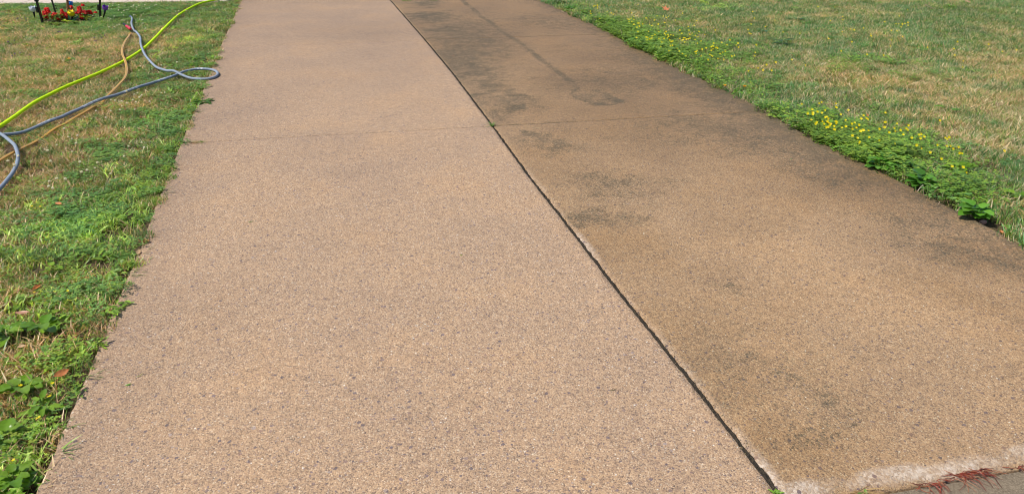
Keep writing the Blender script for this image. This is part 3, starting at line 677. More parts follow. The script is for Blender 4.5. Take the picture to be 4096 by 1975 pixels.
# ------------------------------------------------------------------ tulip stake lights
def lathe(prof, n=20, petal=None):
    V = []; Fc = []
    for i, (r, z) in enumerate(prof):
        for k in range(n):
            an = 2*math.pi*k/n; rr, zz = r, z
            if petal: rr, zz = petal(i, len(prof), an, r, z)
            V.append((rr*math.cos(an), rr*math.sin(an), zz))
    for i in range(len(prof)-1):
        for k in range(n): Fc.append((i*n+k, i*n+(k+1) % n, (i+1)*n+(k+1) % n, (i+1)*n+k))
    return V, Fc
def tulip(cpx, bpx, col, label, stake_col=(.015, .016, .018), tiltc=(0, 0), leaves=(), w=.040, hh=.072, dark_top=False, zc=None):
    base = G(bpx[0], bpx[1], -.02)
    # cup centre stands above base: solve height so that it projects to cpx
    best = None
    for z in np.arange(.06, .35, .002):
        p = np.array([0, base[1], z]); u, v = PX(p); 
        e = abs(v-cpx[1])
        if best is None or e < best[0]: best = (e, z)
    z = best[1]; xx = G(cpx[0], cpx[1], z)
    top = np.array([xx[0], base[1], z]); root = empty('tulip_stake_light', base); tag(root, label, 'garden light', 'tulip shaped stake lights around the flower bed')
    def pet(i, nn, an, r, zz):
        f = i/(nn-1); ph = abs(math.sin(an*2.0)); return r*(1+.09*f*ph), zz - (.020*(1-ph)**1.2)*max(0, f-.55)/.45
    prof = [(.010, -hh/2), (w*.62, -hh/2+.006), (w*.88, -hh*.28), (w*.98, -.0), (w*.98, hh*.22), (w*.93, hh*.5)]
    V, Fc = lathe(prof, 24, pet); V2, F2 = lathe([(r*.90, zz+.003) for r, zz in prof], 24, pet)
    b = len(V); Fc = Fc + [tuple(reversed([i+b for i in f])) for f in F2] + [((len(prof)-1)*24+k, (len(prof)-1)*24+(k+1) % 24, b+(len(prof)-1)*24+(k+1) % 24, b+(len(prof)-1)*24+k) for k in range(24)]
    V = [Vector(v) for v in V + V2]; R = Matrix.Rotation(tiltc[0], 3, 'X') @ Matrix.Rotation(tiltc[1], 3, 'Y')
    V = [R @ v + Vector(top - base) for v in V]
    mobj('petal_cup', V, Fc, M_GLOSS, root, col=np.tile(col, (len(V), 1)), smooth=True)
    cb = Vector(top-base) + R @ Vector((0, 0, -hh/2))
    if dark_top:
        s = .016; q = [R @ Vector(v) + Vector(top-base) for v in ((-s*1.3, 0, hh*.36), (0, -s, hh*.36), (s*1.3, 0, hh*.36), (0, s, hh*.36), (-s*1.3, 0, hh*.3), (0, -s, hh*.3), (s*1.3, 0, hh*.3), (0, s, hh*.3))]
        mobj('dark_opening', q, [(0, 1, 2, 3), (7, 6, 5, 4), (0, 4, 5, 1), (1, 5, 6, 2), (2, 6, 7, 3), (3, 7, 4, 0)], M_GLOSS, root, col=np.tile((.05, .035, .01), (8, 1)))  # dark diamond piece, its colour standing in for the shaded cup opening
        V, Fc = lathe([(.001, hh*.30), (w*.86, hh*.32)], 24); V = [R @ Vector(v)+Vector(top-base) for v in V]
        mobj('inner_lid', V, Fc, M_GLOSS, root, col=np.tile(col, (len(V), 1)))
    V, Fc = tube([Vector((0, 0, 0)), cb*.45, cb*.8, cb], [.006, .009, .0125, .014], 10)
    mobj('stake', V, Fc, M_GLOSS, root, col=np.tile(stake_col, (len(V), 1)), smooth=True)
    for (du, dv, L) in leaves:
        e = G(bpx[0]+du, bpx[1]+dv*0, -.02) - base; tip = Vector((du/ppm(bpx[1]), -.01, L))
        V = []; Fc = []; Cc = []
        f = tip.normalized(); upv = Vector((0, -1, .2)); upv = (upv - f*upv.dot(f)).normalized()
        leaf_quadfan(V, Fc, Cc, np.array([0, -.012, .0]), np.array(f), np.array(upv), tip.length, .034, np.array((.03, .10, .045)), .1, 6)
        mobj('leaf_blade', V, Fc, M_GLOSS, root, col=np.array(Cc), smooth=True)
tulip((130, 37), (141, 83), (.72, .76, .80), 'white tulip shaped garden light left of the tall black post', w=.038, hh=.070, tiltc=(.1, -.05))
tulip((420, 33), (411, 82), (.20, .05, .42), 'purple tulip shaped garden light beside the rightmost black post', w=.034, hh=.066, tiltc=(.1, .3))
tulip((282, 15), (286, 62), (.01, .16, .55), 'blue tulip shaped garden light behind the thin tree trunk', w=.030, hh=.060, leaves=((3, 0, .13),))
tulip((284, 55), (285, 90), (.86, .66, .004), 'yellow tulip shaped garden light in front of the red flowers', w=.040, hh=.075, tiltc=(.35, 0), leaves=((-2, 0, .115), (40, 0, .09)), dark_top=True)

# ------------------------------------------------------------------ black posts
def box(mb, c, ax, hx, hy, hz, col):
    "box centred c with axes ax (3 vectors)"
    V = [Vector(c) + ax[0]*sx*hx + ax[1]*sy*hy + ax[2]*sz*hz for sz in (-1, 1) for sy in (-1, 1) for sx in (-1, 1)]
    mb.add(V, [(0, 2, 3, 1), (4, 5, 7, 6), (0, 1, 5, 4), (2, 6, 7, 3), (0, 4, 6, 2), (1, 3, 7, 5)], col)
BLK = (.010, .011, .013)
def post(bpx, lean, label, clamp_z, handle=None, wd=.014, wide=.022, L=.95):
    base = Vector(G(bpx[0], bpx[1], -.03)); root = empty('plastic_post', base); tag(root, label, 'post', 'black posts around the flower bed')
    zx = Vector((lean[0], lean[1], 1)).normalized(); xx = Vector((1, 0, 0)); xx = (xx - zx*xx.dot(zx)).normalized(); yy = zx.cross(xx); ax = (xx, yy, zx)
    mb = MB(); box(mb, zx*.17, ax, wd*.8, wd*.8, .20, BLK); mb.build('lower_section', M_GLOSS, root)
    mb = MB(); box(mb, zx*(L/2+.16), ax, wd*.55, wd, L/2-.12, BLK); box(mb, zx*(L/2+.16)+xx*wd*1.2, ax, wd*.42, wd*.8, L/2-.14, BLK); box(mb, zx*(L/2+.16)-xx*wd*1.2, ax, wd*.42, wd*.8, L/2-.14, BLK); mb.build('upper_section', M_GLOSS, root)
    mb = MB(); box(mb, zx*clamp_z-xx*wd*1.4, ax, wd*.9, wd*1.3, .035, BLK); box(mb, zx*(clamp_z+.02)-xx*wd*1.8, ax, wd*.5, wd*.9, .012, BLK); mb.build('clamp', M_GLOSS, root)
    if handle:
        p0 = zx*handle; pts = [p0, p0+xx*.028+zx*.008, p0+xx*.030+zx*.045, p0-zx*-.062]
        V, Fc = tube(pts, .0045, 6); mobj('catch', V, Fc, M_GLOSS, root, col=np.tile(BLK, (len(V), 1)))
post((174, 104), (0, 0), 'tall black plastic post standing in front of the leftmost red flowers', .20)
post((227, 68), (-.03, 0), 'thin black plastic post with a side catch, behind the red flowers', .30, handle=.10, wd=.010)
post((402, 80), (.22, 0), 'black plastic post leaning right next to the purple tulip light', .16, wd=.013)

# ------------------------------------------------------------------ flower bed: soil, sapling, salvias
V = []; Fc = []; nr = 10
for i in range(nr+1):
    for k in range(36):
        an = 6.283*k/36; r = i/nr; x = .40*r*math.cos(an); y = .24*r*math.sin(an)
        V.append((BED[0]+x, BED[1]+y, GZ+.006 + .035*(1-r*r) + .012*(float(vnoise(x*40+9, y*40))-.5) - (.02 if i == nr else 0)))
for i in range(nr):
    for k in range(36): Fc.append((i*36+k, i*36+(k+1) % 36, (i+1)*36+(k+1) % 36, (i+1)*36+k))
tag(mobj('flower_bed_soil', V, Fc, M_MULCH, smooth=True), kind='structure')
tb = Vector(G(269, 82, .0)); root = empty('young_tree', tb); tag(root, 'slim reddish brown sapling trunk rising out of the red flower bed', 'tree')
pts = [Vector((.012*math.sin(z*9)+z*.23, .01*math.sin(z*7+1), z)) for z in np.linspace(-.03, 1.1, 24)]
V, Fc = tube(pts, [.0165-.006*i/23+.0018*math.sin(i*2.1) for i in range(24)], 12); mobj('trunk', V, Fc, M_BARK, root, smooth=True)
mb = MB()
rr = random.Random(5)
for k in range(7):
    z = .55+.08*k; p = pts[int(min(23, z/1.1*23))]; an = rr.random()*6.28; e = p+Vector((math.cos(an)*.16, math.sin(an)*.16, .14))
    V, Fc = tube([p, p.lerp(e, .5)+Vector((0, 0, .01)), e], [.004, .003, .0015], 6); mb.add(V, Fc, (.2, .1, .05))
mb.build('branches', M_ROUGH, root)
mb = MB()
for k in range(60):
    z = .62+.55*rr.random(); an = rr.random()*6.28; rad = .05+.15*rr.random(); V = []; Fc = []; Cc = []
    f = np.array([math.cos(an), math.sin(an), rr.random()-.5]); f /= np.linalg.norm(f); up = np.cross(np.cross(f, (0, 0, 1)), f); up /= np.linalg.norm(up)
    leaf_quadfan(V, Fc, Cc, np.array([z*.23+math.cos(an)*rad, math.sin(an)*rad, z+.1]), f, up, .05, .028, np.array((.08, .18, .03)), .2, 3); mb.add(V, Fc, np.array(Cc))
mb.build('crown', M_FOL, root)

RED = np.array([(.92, .016, .010), (.75, .010, .008), (.95, .05, .02)])
def salvia(bpx, spikes, label, leafc=(.13, .22, .03), nleaf=34, spread=.055):
    base = G(bpx[0], bpx[1], -.005); root = empty('red_salvia', base); tag(root, label, 'flower', 'red salvias in the flower bed')
    r = np.random.RandomState(int(bpx[0]*7+bpx[1])); mb = MB()
    for k in range(nleaf):
        an = r.rand()*6.283; el = -.1+.9*r.rand(); f = np.array([math.cos(an)*math.cos(el), math.sin(an)*math.cos(el), math.sin(el)]); up = np.cross(np.cross(f, (0, 0, 1)), f); up /= np.linalg.norm(up)
        V = []; Fc = []; Cc = []; z = .01+.08*r.rand(); rd = spread*.5*r.rand()
        leaf_quadfan(V, Fc, Cc, np.array([math.cos(an)*rd, math.sin(an)*rd, z]), f, up, .035+.03*r.rand(), .026+.01*r.rand(), np.array(leafc)*(.7+.6*r.rand()), .3, 4); mb.add(V, Fc, np.array(Cc))
    mb.build('foliage', M_FOL, root)
    for (u0, v0, v1) in spikes:          # column u, top row, bottom row in the photo
        y = base[1]; k = (y)/(F*CT + (H0/2-v0)*ST); ztop = H + k*(-F*ST+(H0/2-v0)*CT); k2 = y/(F*CT+(H0/2-v1)*ST); zb = H + k2*(-F*ST+(H0/2-v1)*CT)
        xt = (u0-W0/2)*k; mb = MB(); hgt = max(.03, ztop-zb)
        top = Vector((xt-base[0], 0, ztop-base[2])); bot = Vector((xt-base[0], 0, zb-base[2]))
        nF = int(16+hgt*520)
        for q in range(nF):
            t = q/nF; p = bot.lerp(top, t); an = q*2.399; rad = .026*(1-.5*t)*(.7+.5*r.rand()); d = Vector((math.cos(an), math.sin(an), .25+.3*r.rand())).normalized(); sv = d.cross(Vector((0, 0, 1))).normalized(); up = sv.cross(d)
            c = RED[r.randint(3)]*(.7+.5*r.rand()); w = .0062
            A, B = p, p+d*rad; E = B + d*.004 - Vector((0, 0, .006))
            mb.add([A, B-sv*w+up*w*.5, E-sv*w*.6, B+sv*w+up*w*.5, E+sv*w*.6, B-up*w, A-up*w*.6], [(0, 1, 2), (0, 3, 1), (0, 4, 3), (1, 3, 4, 2), (0, 2, 5), (0, 5, 4), (2, 4, 5)], c)
        Vs, Fs = tube([Vector((bot.x*.3, 0, .0)), bot, top], [.0025, .002, .001], 5); mb.add(Vs, Fs, (.16, .09, .05))
        mb.build('flower_spike', M_FOL, root)
salvia((184, 88), [(180, 33, 60), (191, 33, 54), (173, 45, 74), (185, 62, 76)], 'red salvia clump at the left end of the bed, behind the tall black post', (.16, .24, .02))
salvia((217, 90), [(214, 52, 66), (222, 54, 80), (209, 60, 78)], 'low red salvia in front of the thin black post with the catch')
salvia((250, 84), [(246, 38, 56), (256, 50, 66), (242, 56, 76), (263, 52, 74)], 'red salvia just left of the sapling trunk', (.2, .27, .02))
salvia((232, 93), [(233, 74, 82)], 'smallest red salvia, a single low flower head left of the trunk')
salvia((286, 74), [(284, 24, 34), (288, 36, 46)], 'dark red salvia directly under the blue tulip light', (.08, .14, .03))
salvia((314, 82), [(311, 28, 56), (318, 26, 50), (304, 48, 58), (322, 58, 78)], 'tallest red salvia spikes right of the yellow tulip light', (.24, .34, .015))
salvia((338, 78), [(334, 42, 58), (343, 44, 58), (330, 18, 27)], 'spreading red salvia with a single high dark head', (.12, .2, .02))
salvia((360, 76), [(354, 42, 56), (361, 44, 60), (381, 49, 54)], 'rightmost red salvia in the flower bed', (.13, .2, .03))
# chartreuse broad-leaved plants
def rosette(name, bpx, n, L, Wr, pal, label, cat='weed', z=-.03, el=(.2, .9), petiole=.5, seed=None, mat=None, group=None, cup=.25, zlift=.03):
    base = G(bpx[0], bpx[1], 0); base[2] = z; r = np.random.RandomState(seed or int(bpx[0]+bpx[1]*3)); mb = MB(); pal = np.array(pal)
    for k in range(n):
        an = k*2.399 + r.rand()*.6; e = el[0] + (el[1]-el[0])*(k/n)*(.7+.5*r.rand()); Ls = L*(.65+.5*r.rand())
        f = np.array([math.cos(an)*math.cos(e), math.sin(an)*math.cos(e), math.sin(e)])
        pl = Ls*petiole*(.6+.8*r.rand()); q = f*pl + np.array([0, 0, .01 + zlift*r.rand()])
        Vs, Fs = tube([Vector((0, 0, 0)), Vector(q*.5+np.array([0, 0, .004])), Vector(q)], .0013, 4, False); c = pal[r.randint(len(pal))]*(.8+.4*r.rand()); mb.add(Vs, Fs, c*.8)
        f2 = np.array([math.cos(an)*math.cos(e*.4), math.sin(an)*math.cos(e*.4), math.sin(e*.4)]); sv = np.cross(f2, (0, 0, 1)); sv /= np.linalg.norm(sv); up = np.cross(sv, f2)
        nu, nv_ = 7, 5; V = []; Cc = []; Wd = Ls*Wr*(.85+.3*r.rand())
        for i in range(nu+1):
            t = i/nu; ww = Wd*.5*math.sin(math.pi*min(1, (t*.97+.03)**.7))**.5 if t < 1 else 0.001
            for j in range(-nv_//2+1, nv_//2+1):
                w = j/(nv_//2); zz = cup*ww*w*w*1.1 - cup*Ls*t*t*.8 + .0022*math.sin(i*2.1+abs(w)*4)*(abs(w))
                V.append(q + f2*Ls*t + sv*ww*w + up*zz); Cc.append(c*(1.15 if j == 0 else (.92+.16*((i) % 2))))
        m = len(range(-nv_//2+1, nv_//2+1)); Fc = [(i*m+j, i*m+j+1, (i+1)*m+j+1, (i+1)*m+j) for i in range(nu) for j in range(m-1)]
        mb.add(V, Fc, np.array(Cc))
    o = mb.build(name, mat or M_LEAF, None, base, smooth=True); tag(o, label, cat, group); return o
M_LEAF = foliage_mat('glossy_leaf', False); M_LEAF.node_tree.nodes['Principled BSDF'].inputs['Roughness'].default_value = .28
CH = [(.38, .50, .02), (.48, .56, .03)]
rosette('chartreuse_plant', (268, 96), 8, .045, .7, CH, 'yellow green leafy plant at the foot of the yellow tulip light', 'plant', z=0, el=(.5, 1.2))
rosette('chartreuse_plant', (346, 84), 9, .045, .7, CH, 'yellow green leafy plant below the rightmost red salvia', 'plant', z=0, el=(.5, 1.2))
rosette('bedding_plant', (205, 100), 16, .04, .6, [(.12, .22, .03), (.2, .3, .03)], 'leafy green plant at the front of the bed right of the tall black post', 'plant', z=-.01, el=(.3, 1.1))
rosette('bedding_plant', (300, 98), 16, .04, .6, [(.12, .22, .03), (.2, .3, .03)], 'leafy green plant at the front of the bed right of the yellow tulip light', 'plant', z=-.01, el=(.3, 1.1))
rosette('bedding_plant', (235, 104), 16, .04, .6, [(.2, .25, .03), (.14, .22, .03)], 'leafy green plant at the front of the bed, left of the yellow tulip light', 'plant', z=-.01, el=(.3, 1.1))

# ------------------------------------------------------------------ weeds
VIO = [(.09, .24, .025), (.12, .31, .03), (.07, .19, .025), (.16, .36, .04)]
YG = [(.16, .30, .02), (.20, .34, .03), (.12, .25, .02)]
rosette('violet_plant', (3905, 868), 36, 0.068, .95, VIO, 'largest glossy round leaved violet, lowest along the right driveway edge', 'weed', el=(.15, 1.2), z=-.012)
rosette('violet_plant', (3690, 740), 26, 0.070, .9, VIO, 'glossy broad leaved weed with a pale spot, second from the bottom on the right edge', 'weed', el=(.15, 1.2), z=-.012)
rosette('violet_plant', (3520, 672), 20, 0.064, .85, VIO, 'glossy loose leaved weed at the right edge just below the long foxtail blade', 'weed', el=(.1, .9), petiole=.9, z=-.012)
rosette('violet_plant', (3600, 655), 9, 0.070, .8, VIO, 'small broad leaved weed a little inside the right lawn near two curled pale leaves', 'weed', el=(.2, .9), petiole=.8)
rosette('violet_plant', (3830, 680), 16, 0.067, .8, YG, 'light green leafy weed among the flowers, up the slope from the big violets', 'weed', el=(.2, 1.))
rosette('violet_plant', (4085, 790), 14, 0.072, .85, YG, 'light green leafy weed cut by the right picture edge', 'weed', el=(.2, 1.))
rosette('violet_plant', (2535, 175), 18, 0.072, .85, VIO, 'glossy leafy weed where yellow flowers meet the driveway, below the second joint', 'weed', el=(.15, 1.), z=-.02)
rosette('violet_plant', (2660, 240), 14, 0.065, .7, VIO, 'dark leafy weed at the driveway edge between two patches of yellow flowers', 'weed', el=(.15, 1.), z=-.02)
rosette('violet_plant', (2292, 42), 10, 0.072, .8, VIO, 'dark leafy weed near the top of the right driveway edge', 'weed', el=(.3, 1.2), z=-.02)
rosette('violet_plant', (2462, 132), 4, 0.072, .9, VIO, 'single cupped dark leaf at the right end of the second joint', 'weed', el=(.3, 1.), z=-.02)
rosette('violet_plant', (2230, 14), 12, 0.087, .6, [(.12, .2, .05)], 'pale feathery weed at the very top of the right driveway edge', 'weed', el=(.3, 1.2), z=-.02)
rosette('violet_plant', (175, 1310), 12, 0.059, .75, YG, 'bright broad leaved weed above the dry patch in the lower left lawn', 'weed')
rosette('violet_plant', (25, 1330), 9, 0.064, .75, YG, 'large pale leaved weed at the left picture edge', 'weed')
rosette('violet_plant', (85, 1550), 14, 0.054, .8, YG, 'bright green weed left of the upright brown leaf in the lower left lawn', 'weed')
rosette('violet_plant', (20, 1745), 12, 0.051, .85, YG, 'round leaved light green weed at the left edge near the bottom corner', 'weed')
rosette('violet_plant', (170, 1620), 8, 0.059, .45, YG, 'long leaved weed left of the driveway edge, below the bright green weed', 'weed')
rosette('violet_plant', (210, 1075), 7, 0.039, .85, YG, 'small round leaved weed beside the brown bare patch in the left lawn', 'weed')
rosette('violet_plant', (60, 1920), 18, 0.044, .75, YG, 'dense leafy weed in the bottom left corner', 'weed')
rosette('violet_plant', (780, 262), 16, 0.049, .6, YG, 'bright leafy weed beside the top of the hose loop', 'weed')
rosette('violet_plant', (230, 300), 8, 0.049, .4, YG, 'small upright yellow green weed under the lime hose', 'weed', el=(.7, 1.4))
rosette('plantain_weed', (3190, 80), 8, .08, .5, BLUE*1.4, 'pale plantain rosette in the far right lawn', 'weed', el=(.2, 1.))
rosette('plantain_weed', (3130, 175), 12, .09, .4, BLUE*1.1, 'dark plantain rosette in the middle of the right lawn', 'weed', el=(.3, 1.))
rosette('plantain_weed', (3800, 30), 12, .08, .45, YG, 'bright green rosette near the top of the right lawn', 'weed', el=(.3, 1.))
rosette('plantain_weed', (3050, 128), 8, .07, .5, BLUE*1.4, 'plantain rosette in the right lawn just above another darker one', 'weed', el=(.3, 1.))
rosette('plantain_weed', (3790, 445), 3, .07, .55, VIO, 'two broad dark leaves standing in the dry patch of the right lawn', 'weed', el=(.4, 1.2))
# jagged-leaved dandelions
def dandelion(bpx, n, L, label, stalks=(), pal=((.07, .15, .03), (.10, .19, .04)), z=-.02, droop=(.1, .7)):
    base = G(*bpx); base[2] = z; root = empty('dandelion', base); tag(root, label, 'weed', 'dandelion plants'); r = np.random.RandomState(int(bpx[0])); mb = MB()
    for k in range(n):
        an = k*2.399+r.rand()*.5; e = droop[0]+(droop[1]-droop[0])*r.rand(); c = np.array(pal[r.randint(len(pal))])*(.8+.5*r.rand()); Ls = L*(.6+.5*r.rand())
        f = np.array([math.cos(an), math.sin(an), 0.]); sv = np.array([-f[1], f[0], 0]); V = []; m = 12
        for i in range(m+1):
            t = i/m; ww = Ls*.13*math.sin(math.pi*(t*.95+.03))**.7*(1.25 if i % 2 else .55); x = Ls*t; zz = math.sin(e)*x - .9*x*x/Ls*math.sin(e) + .008
            q = f*x + np.array([0, 0, zz]); V += [q-sv*ww+(0, 0, ww*.3), q, q+sv*ww+(0, 0, ww*.3)]
        Fc = [(i*3+j, i*3+j+1, i*3+j+4, i*3+j+3) for i in range(m) for j in (0, 1)]; mb.add(V, Fc, c)
    mb.build('foliage', M_FOL, root)
    for (dx, dy, hz, kind, c) in stalks:
        top = Vector((dx, dy, hz)); V, Fc = tube([Vector((0, 0, 0)), top*.5+Vector((-.1*dx, -.1*dy, .1*hz)), top], [.0022, .0018, .0016], 6); mobj('stalk', V, Fc, M_PLAIN, root, col=np.tile(c, (len(V), 1)), smooth=True)
        if kind == 'flower':
            mb = MB()
            for q in range(60):
                an = q*2.399; rd = .016*math.sqrt(q/60)+.003; tp = top+Vector((math.cos(an)*rd, math.sin(an)*rd, .014-.45*rd)); b = top+Vector((0, 0, -.002)); s = Vector((-math.sin(an), math.cos(an), 0))*.0018
                mb.add([b, tp-s, tp+s], [(0, 1, 2)], (.85, .48*(.8+.3*r.rand()), .01))
            mb.build('flower_head', M_FOL, root)
        if kind == 'bud':
            V, Fc = lathe([(.001, -.006), (.005, -.003), (.006, .003), (.004, .009), (.001, .013)], 8); V = [Vector(v)+top for v in V]; mobj('bud', V, Fc, M_PLAIN, root, col=np.tile((.25, .2, .08), (len(V), 1)), smooth=True)
PNK = (.5, .3, .24)
dandelion((2925, 372), 22, .085, 'ragged dandelion with two orange yellow heads, on the right driveway edge', [(-.055, .03, .075, 'flower', PNK), (.12, .04, .065, 'flower', (.12, .16, .05)), (.075, .03, .175, 'bud', (.22, .15, .12)), (0, -.01, .1, None, PNK), (.06, .02, .08, None, (.5, .4, .25))], pal=((.06, .11, .035), (.09, .14, .05)))
dandelion((815, 408), 26, .12, 'leafy dandelion with bent pinkish stalks spilling over the left driveway edge', [(.09, .02, .035, None, PNK), (-.05, .03, .10, None, (.4, .3, .15))], pal=((.09, .19, .03), (.12, .24, .04)), droop=(.2, .9))
dandelion((280, 250), 5, .05, 'lone orange yellow dandelion flower in the dry upper left lawn', [(.0, .0, .055, 'flower', (.15, .2, .05))])
dandelion((2488, 150), 16, .07, 'flowerless ragged weed at the driveway edge with a bare pinkish stalk', [(-.02, .02, .11, None, PNK)], pal=((.05, .1, .03), (.08, .13, .045)))
# grass tufts growing in joints and over the edges
def blade_plant(name, bpx, n, L, w, label, pal, z=-.005, az=None, el=(.2, 1.1), R=.01, cat='grass tuft', group=None):
    base = G(*bpx); base[2] = z; r = np.random.RandomState(int(bpx[0]+bpx[1])); mb = MB(); pal = np.array(pal)
    for k in range(n):
        an = r.rand()*6.283 if az is None else az[0]+(az[1]-az[0])*r.rand(); e = el[0]+(el[1]-el[0])*r.rand(); Ls = L*(.5+.6*r.rand()); f = np.array([math.cos(an), math.sin(an), 0]); sv = np.array([-f[1], f[0], 0])
        b = np.array([(r.rand()-.5)*2*R, (r.rand()-.5)*2*R, 0]); V = []; c = pal[r.randint(len(pal))]*(.8+.4*r.rand())
        for i in range(6):
            t = i/5; x = Ls*t*math.cos(e); zz = math.sin(e)*Ls*(t-.55*t*t)+.002; ww = w*.5*(1-t)**.6 if i < 5 else .0003
            q = b+f*x+np.array([0, 0, zz]); V += [q-sv*ww+(0, 0, ww*.4), q, q+sv*ww+(0, 0, ww*.4)]
        mb.add(V, [(i*3+j, i*3+j+1, i*3+j+4, i*3+j+3) for i in range(5) for j in (0, 1)], c)
    o = mb.build(name, M_FOL, None, base); tag(o, label, cat, group); return o
blade_plant('grass_tuft', (1968, 503), 26, .075, .0045, 'small grass tuft growing where the centre seam meets the cross joint', [(.22, .34, .10), (.15, .26, .06)])
blade_plant('crack_weed', (760, 572), 14, .11, .004, 'reddish sprawling weed rooted at the left end of the cross joint', [(.45, .2, .08), (.3, .25, .06), (.2, .3, .05)], az=(-.3, .35), el=(.05, .3), R=.03)
blade_plant('crack_weed', (797, 569), 18, .03, .007, 'low green weed patch on the cross joint right of the reddish one', [(.12, .22, .04), (.17, .27, .05)], R=.02, el=(.1, .8))
blade_plant('grass_tuft', (1625, 4), 40, .07, .006, 'grass clump in the top joint right of the centre seam', [(.13, .25, .05), (.18, .3, .06)], R=.06)
blade_plant('grass_tuft', (1735, 3), 22, .06, .006, 'thin grass clump in the top joint, farther right than the first', [(.13, .25, .05), (.1, .2, .05)], R=.05)
blade_plant('foxtail_grass', (3458, 642), 9, .16, .010, 'tall pale foxtail grass on the right driveway edge above the glossy weeds', [(.17, .29, .07), (.13, .24, .06)], el=(.9, 1.4), R=.012, z=-.02)
blade_plant('foxtail_grass', (3600, 705), 5, .09, .010, 'flat light green blades lying onto the slab between two glossy weeds', [(.18, .3, .08)], az=(2.8, 3.9), el=(.05, .4), z=0.0)
blade_plant('foxtail_grass', (2420, 122), 8, .14, .008, 'long light blades leaning over the right edge above the second joint', [(.15, .28, .05), (.19, .32, .06)], az=(2., 3.4), el=(.4, 1.), z=-.01)
blade_plant('foxtail_grass', (2350, 84), 8, .11, .006, 'short light blades reaching onto the slab at the upper right edge', [(.15, .26, .07)], az=(2., 4.), el=(.2, .9), z=-.01)
blade_plant('foxtail_grass', (3078, 445), 8, .10, .010, 'light green blade pair over the dark gap of the right edge', [(.14, .27, .06)], az=(.5, 3.), el=(.6, 1.3), z=-.02)
blade_plant('weed_seedling', (3104, 1968), 7, .024, .012, 'tiny green seedling at the bottom end of the centre seam', [(.2, .36, .04)], R=.006, el=(.2, .8))
blade_plant('weed_seedling', (3462, 1966), 5, .035, .013, 'small green sprout in the straw at the driveway foot', [(.2, .32, .07)], R=.006, el=(.2, 1.), z=-.02)
blade_plant('straw_debris', (3425, 1972), 40, .09, .003, 'pile of pale straw against the driveway foot', [(.55, .38, .16), (.42, .28, .12)], az=(-.4, .6), el=(0, .3), R=.03, z=-.02, cat='straw')
EDG = [(.12, .23, .04), (.16, .28, .05), (.09, .18, .04)]
for i, (u, v) in enumerate([(915, 98), (878, 205), (862, 290), (836, 345), (800, 400), (775, 455), (742, 545), (700, 640), (660, 770), (618, 880), (560, 1010), (520, 1090), (480, 1190), (440, 1280), (350, 1500), (310, 1590), (262, 1700), (215, 1820), (165, 1930)]):
    p = G(u, v); 
    LB = ['flat blades reaching onto the driveway']
    where = ['at the top of the left edge', 'above the hose loop', 'touching the hose loop', 'just under the hose loop', 'beside the leafy dandelion', 'below the leafy dandelion', 'just above the reddish crack weed', 'just below the reddish crack weed', 'third below the crack weed', 'far above the curled brown leaf', 'between the two brown leaves on the edge', 'below the pale leaf on the edge', 'above the narrow brown leaf', 'below the narrow brown leaf', 'right of the upright brown leaf', 'second below the upright brown leaf', 'third below the upright brown leaf', 'second from the bottom on the left edge', 'lowest on the left edge'][i]
    blade_plant('edge_grass', (u-5, v), 12, .07+.02*(i % 3), .0055, 'grass blades spilling over the left slab edge, ' + where, EDG, az=(-1.2, 1.0), el=(.15, 1.0), R=.02, z=-.02, cat='grass tuft', group='grass tufts over the left driveway edge')

# ------------------------------------------------------------------ flowers in the lawns
def place_many(proto, spots, lab, cat, grp, seed=1, zr=(0, 0), sc=(.8, 1.15), tilt=.5, tx=0.):
    r = random.Random(seed)
    for i, (x, y, z) in enumerate(spots):
        o = proto if i == 0 else proto.copy()
        if i: C.objects.link(o)
        o.rotation_mode = 'ZYX'; o.location = (x, y, z); o.rotation_euler = ((r.random()-.3)*tilt + tx, (r.random()-.5)*tilt, r.random()*6.28); s = sc[0]+(sc[1]-sc[0])*r.random(); o.scale = (s, s, s)
        if callable(lab):
            l_, g_ = lab(*PX(np.array([x, y, z])))
        else: l_, g_ = lab, grp
        tag(o, l_, cat, g_)
mb = MB()
for k in range(5):
    an = k*1.2566; f = Vector((math.cos(an), math.sin(an), .35)).normalized(); sv = f.cross(Vector((0, 0, 1))).normalized(); t = Vector((0, 0, .0))
    mb.add([t, t+f*.005+sv*.0030, t+f*.0095+sv*.0034, t+f*.0100, t+f*.0095-sv*.0034, t+f*.005-sv*.0030], [(0, 1, 2, 3), (0, 3, 4, 5)], (.95, .74, .004))
V, Fc = tube([(0, 0, 0), (.002, .001, -.02), (0, 0, -.045)], .0007, 4, False); mb.add(V, Fc, (.15, .25, .05))
ysor = mb.build('wood_sorrel_flower', M_FOL)
def spots(bl, cnt, seed, z, side='R'):
    r = np.random.RandomState(seed); out = []; w = np.array([b[4] for b in bl]); w = w/w.sum()
    while len(out) < cnt:
        b = bl[r.choice(len(bl), p=w)]; u = b[0]+r.randn()*b[2]*.75; v = b[1]+r.randn()*b[3]*.75
        p = G(u, v, z); s, t = st(p)
        if side == 'R' and t - RIGHT(s) < .04: continue
        if side == 'L' and LEFT(s) - t < .04: continue
        if not (-30 < u < 4130 and -10 < v < 1990): continue
        if side == 'L' and (p[:2]-a[:2]) @ nrm > -.03: continue
        out.append((p[0], p[1], z + r.rand()*.015))
    return out
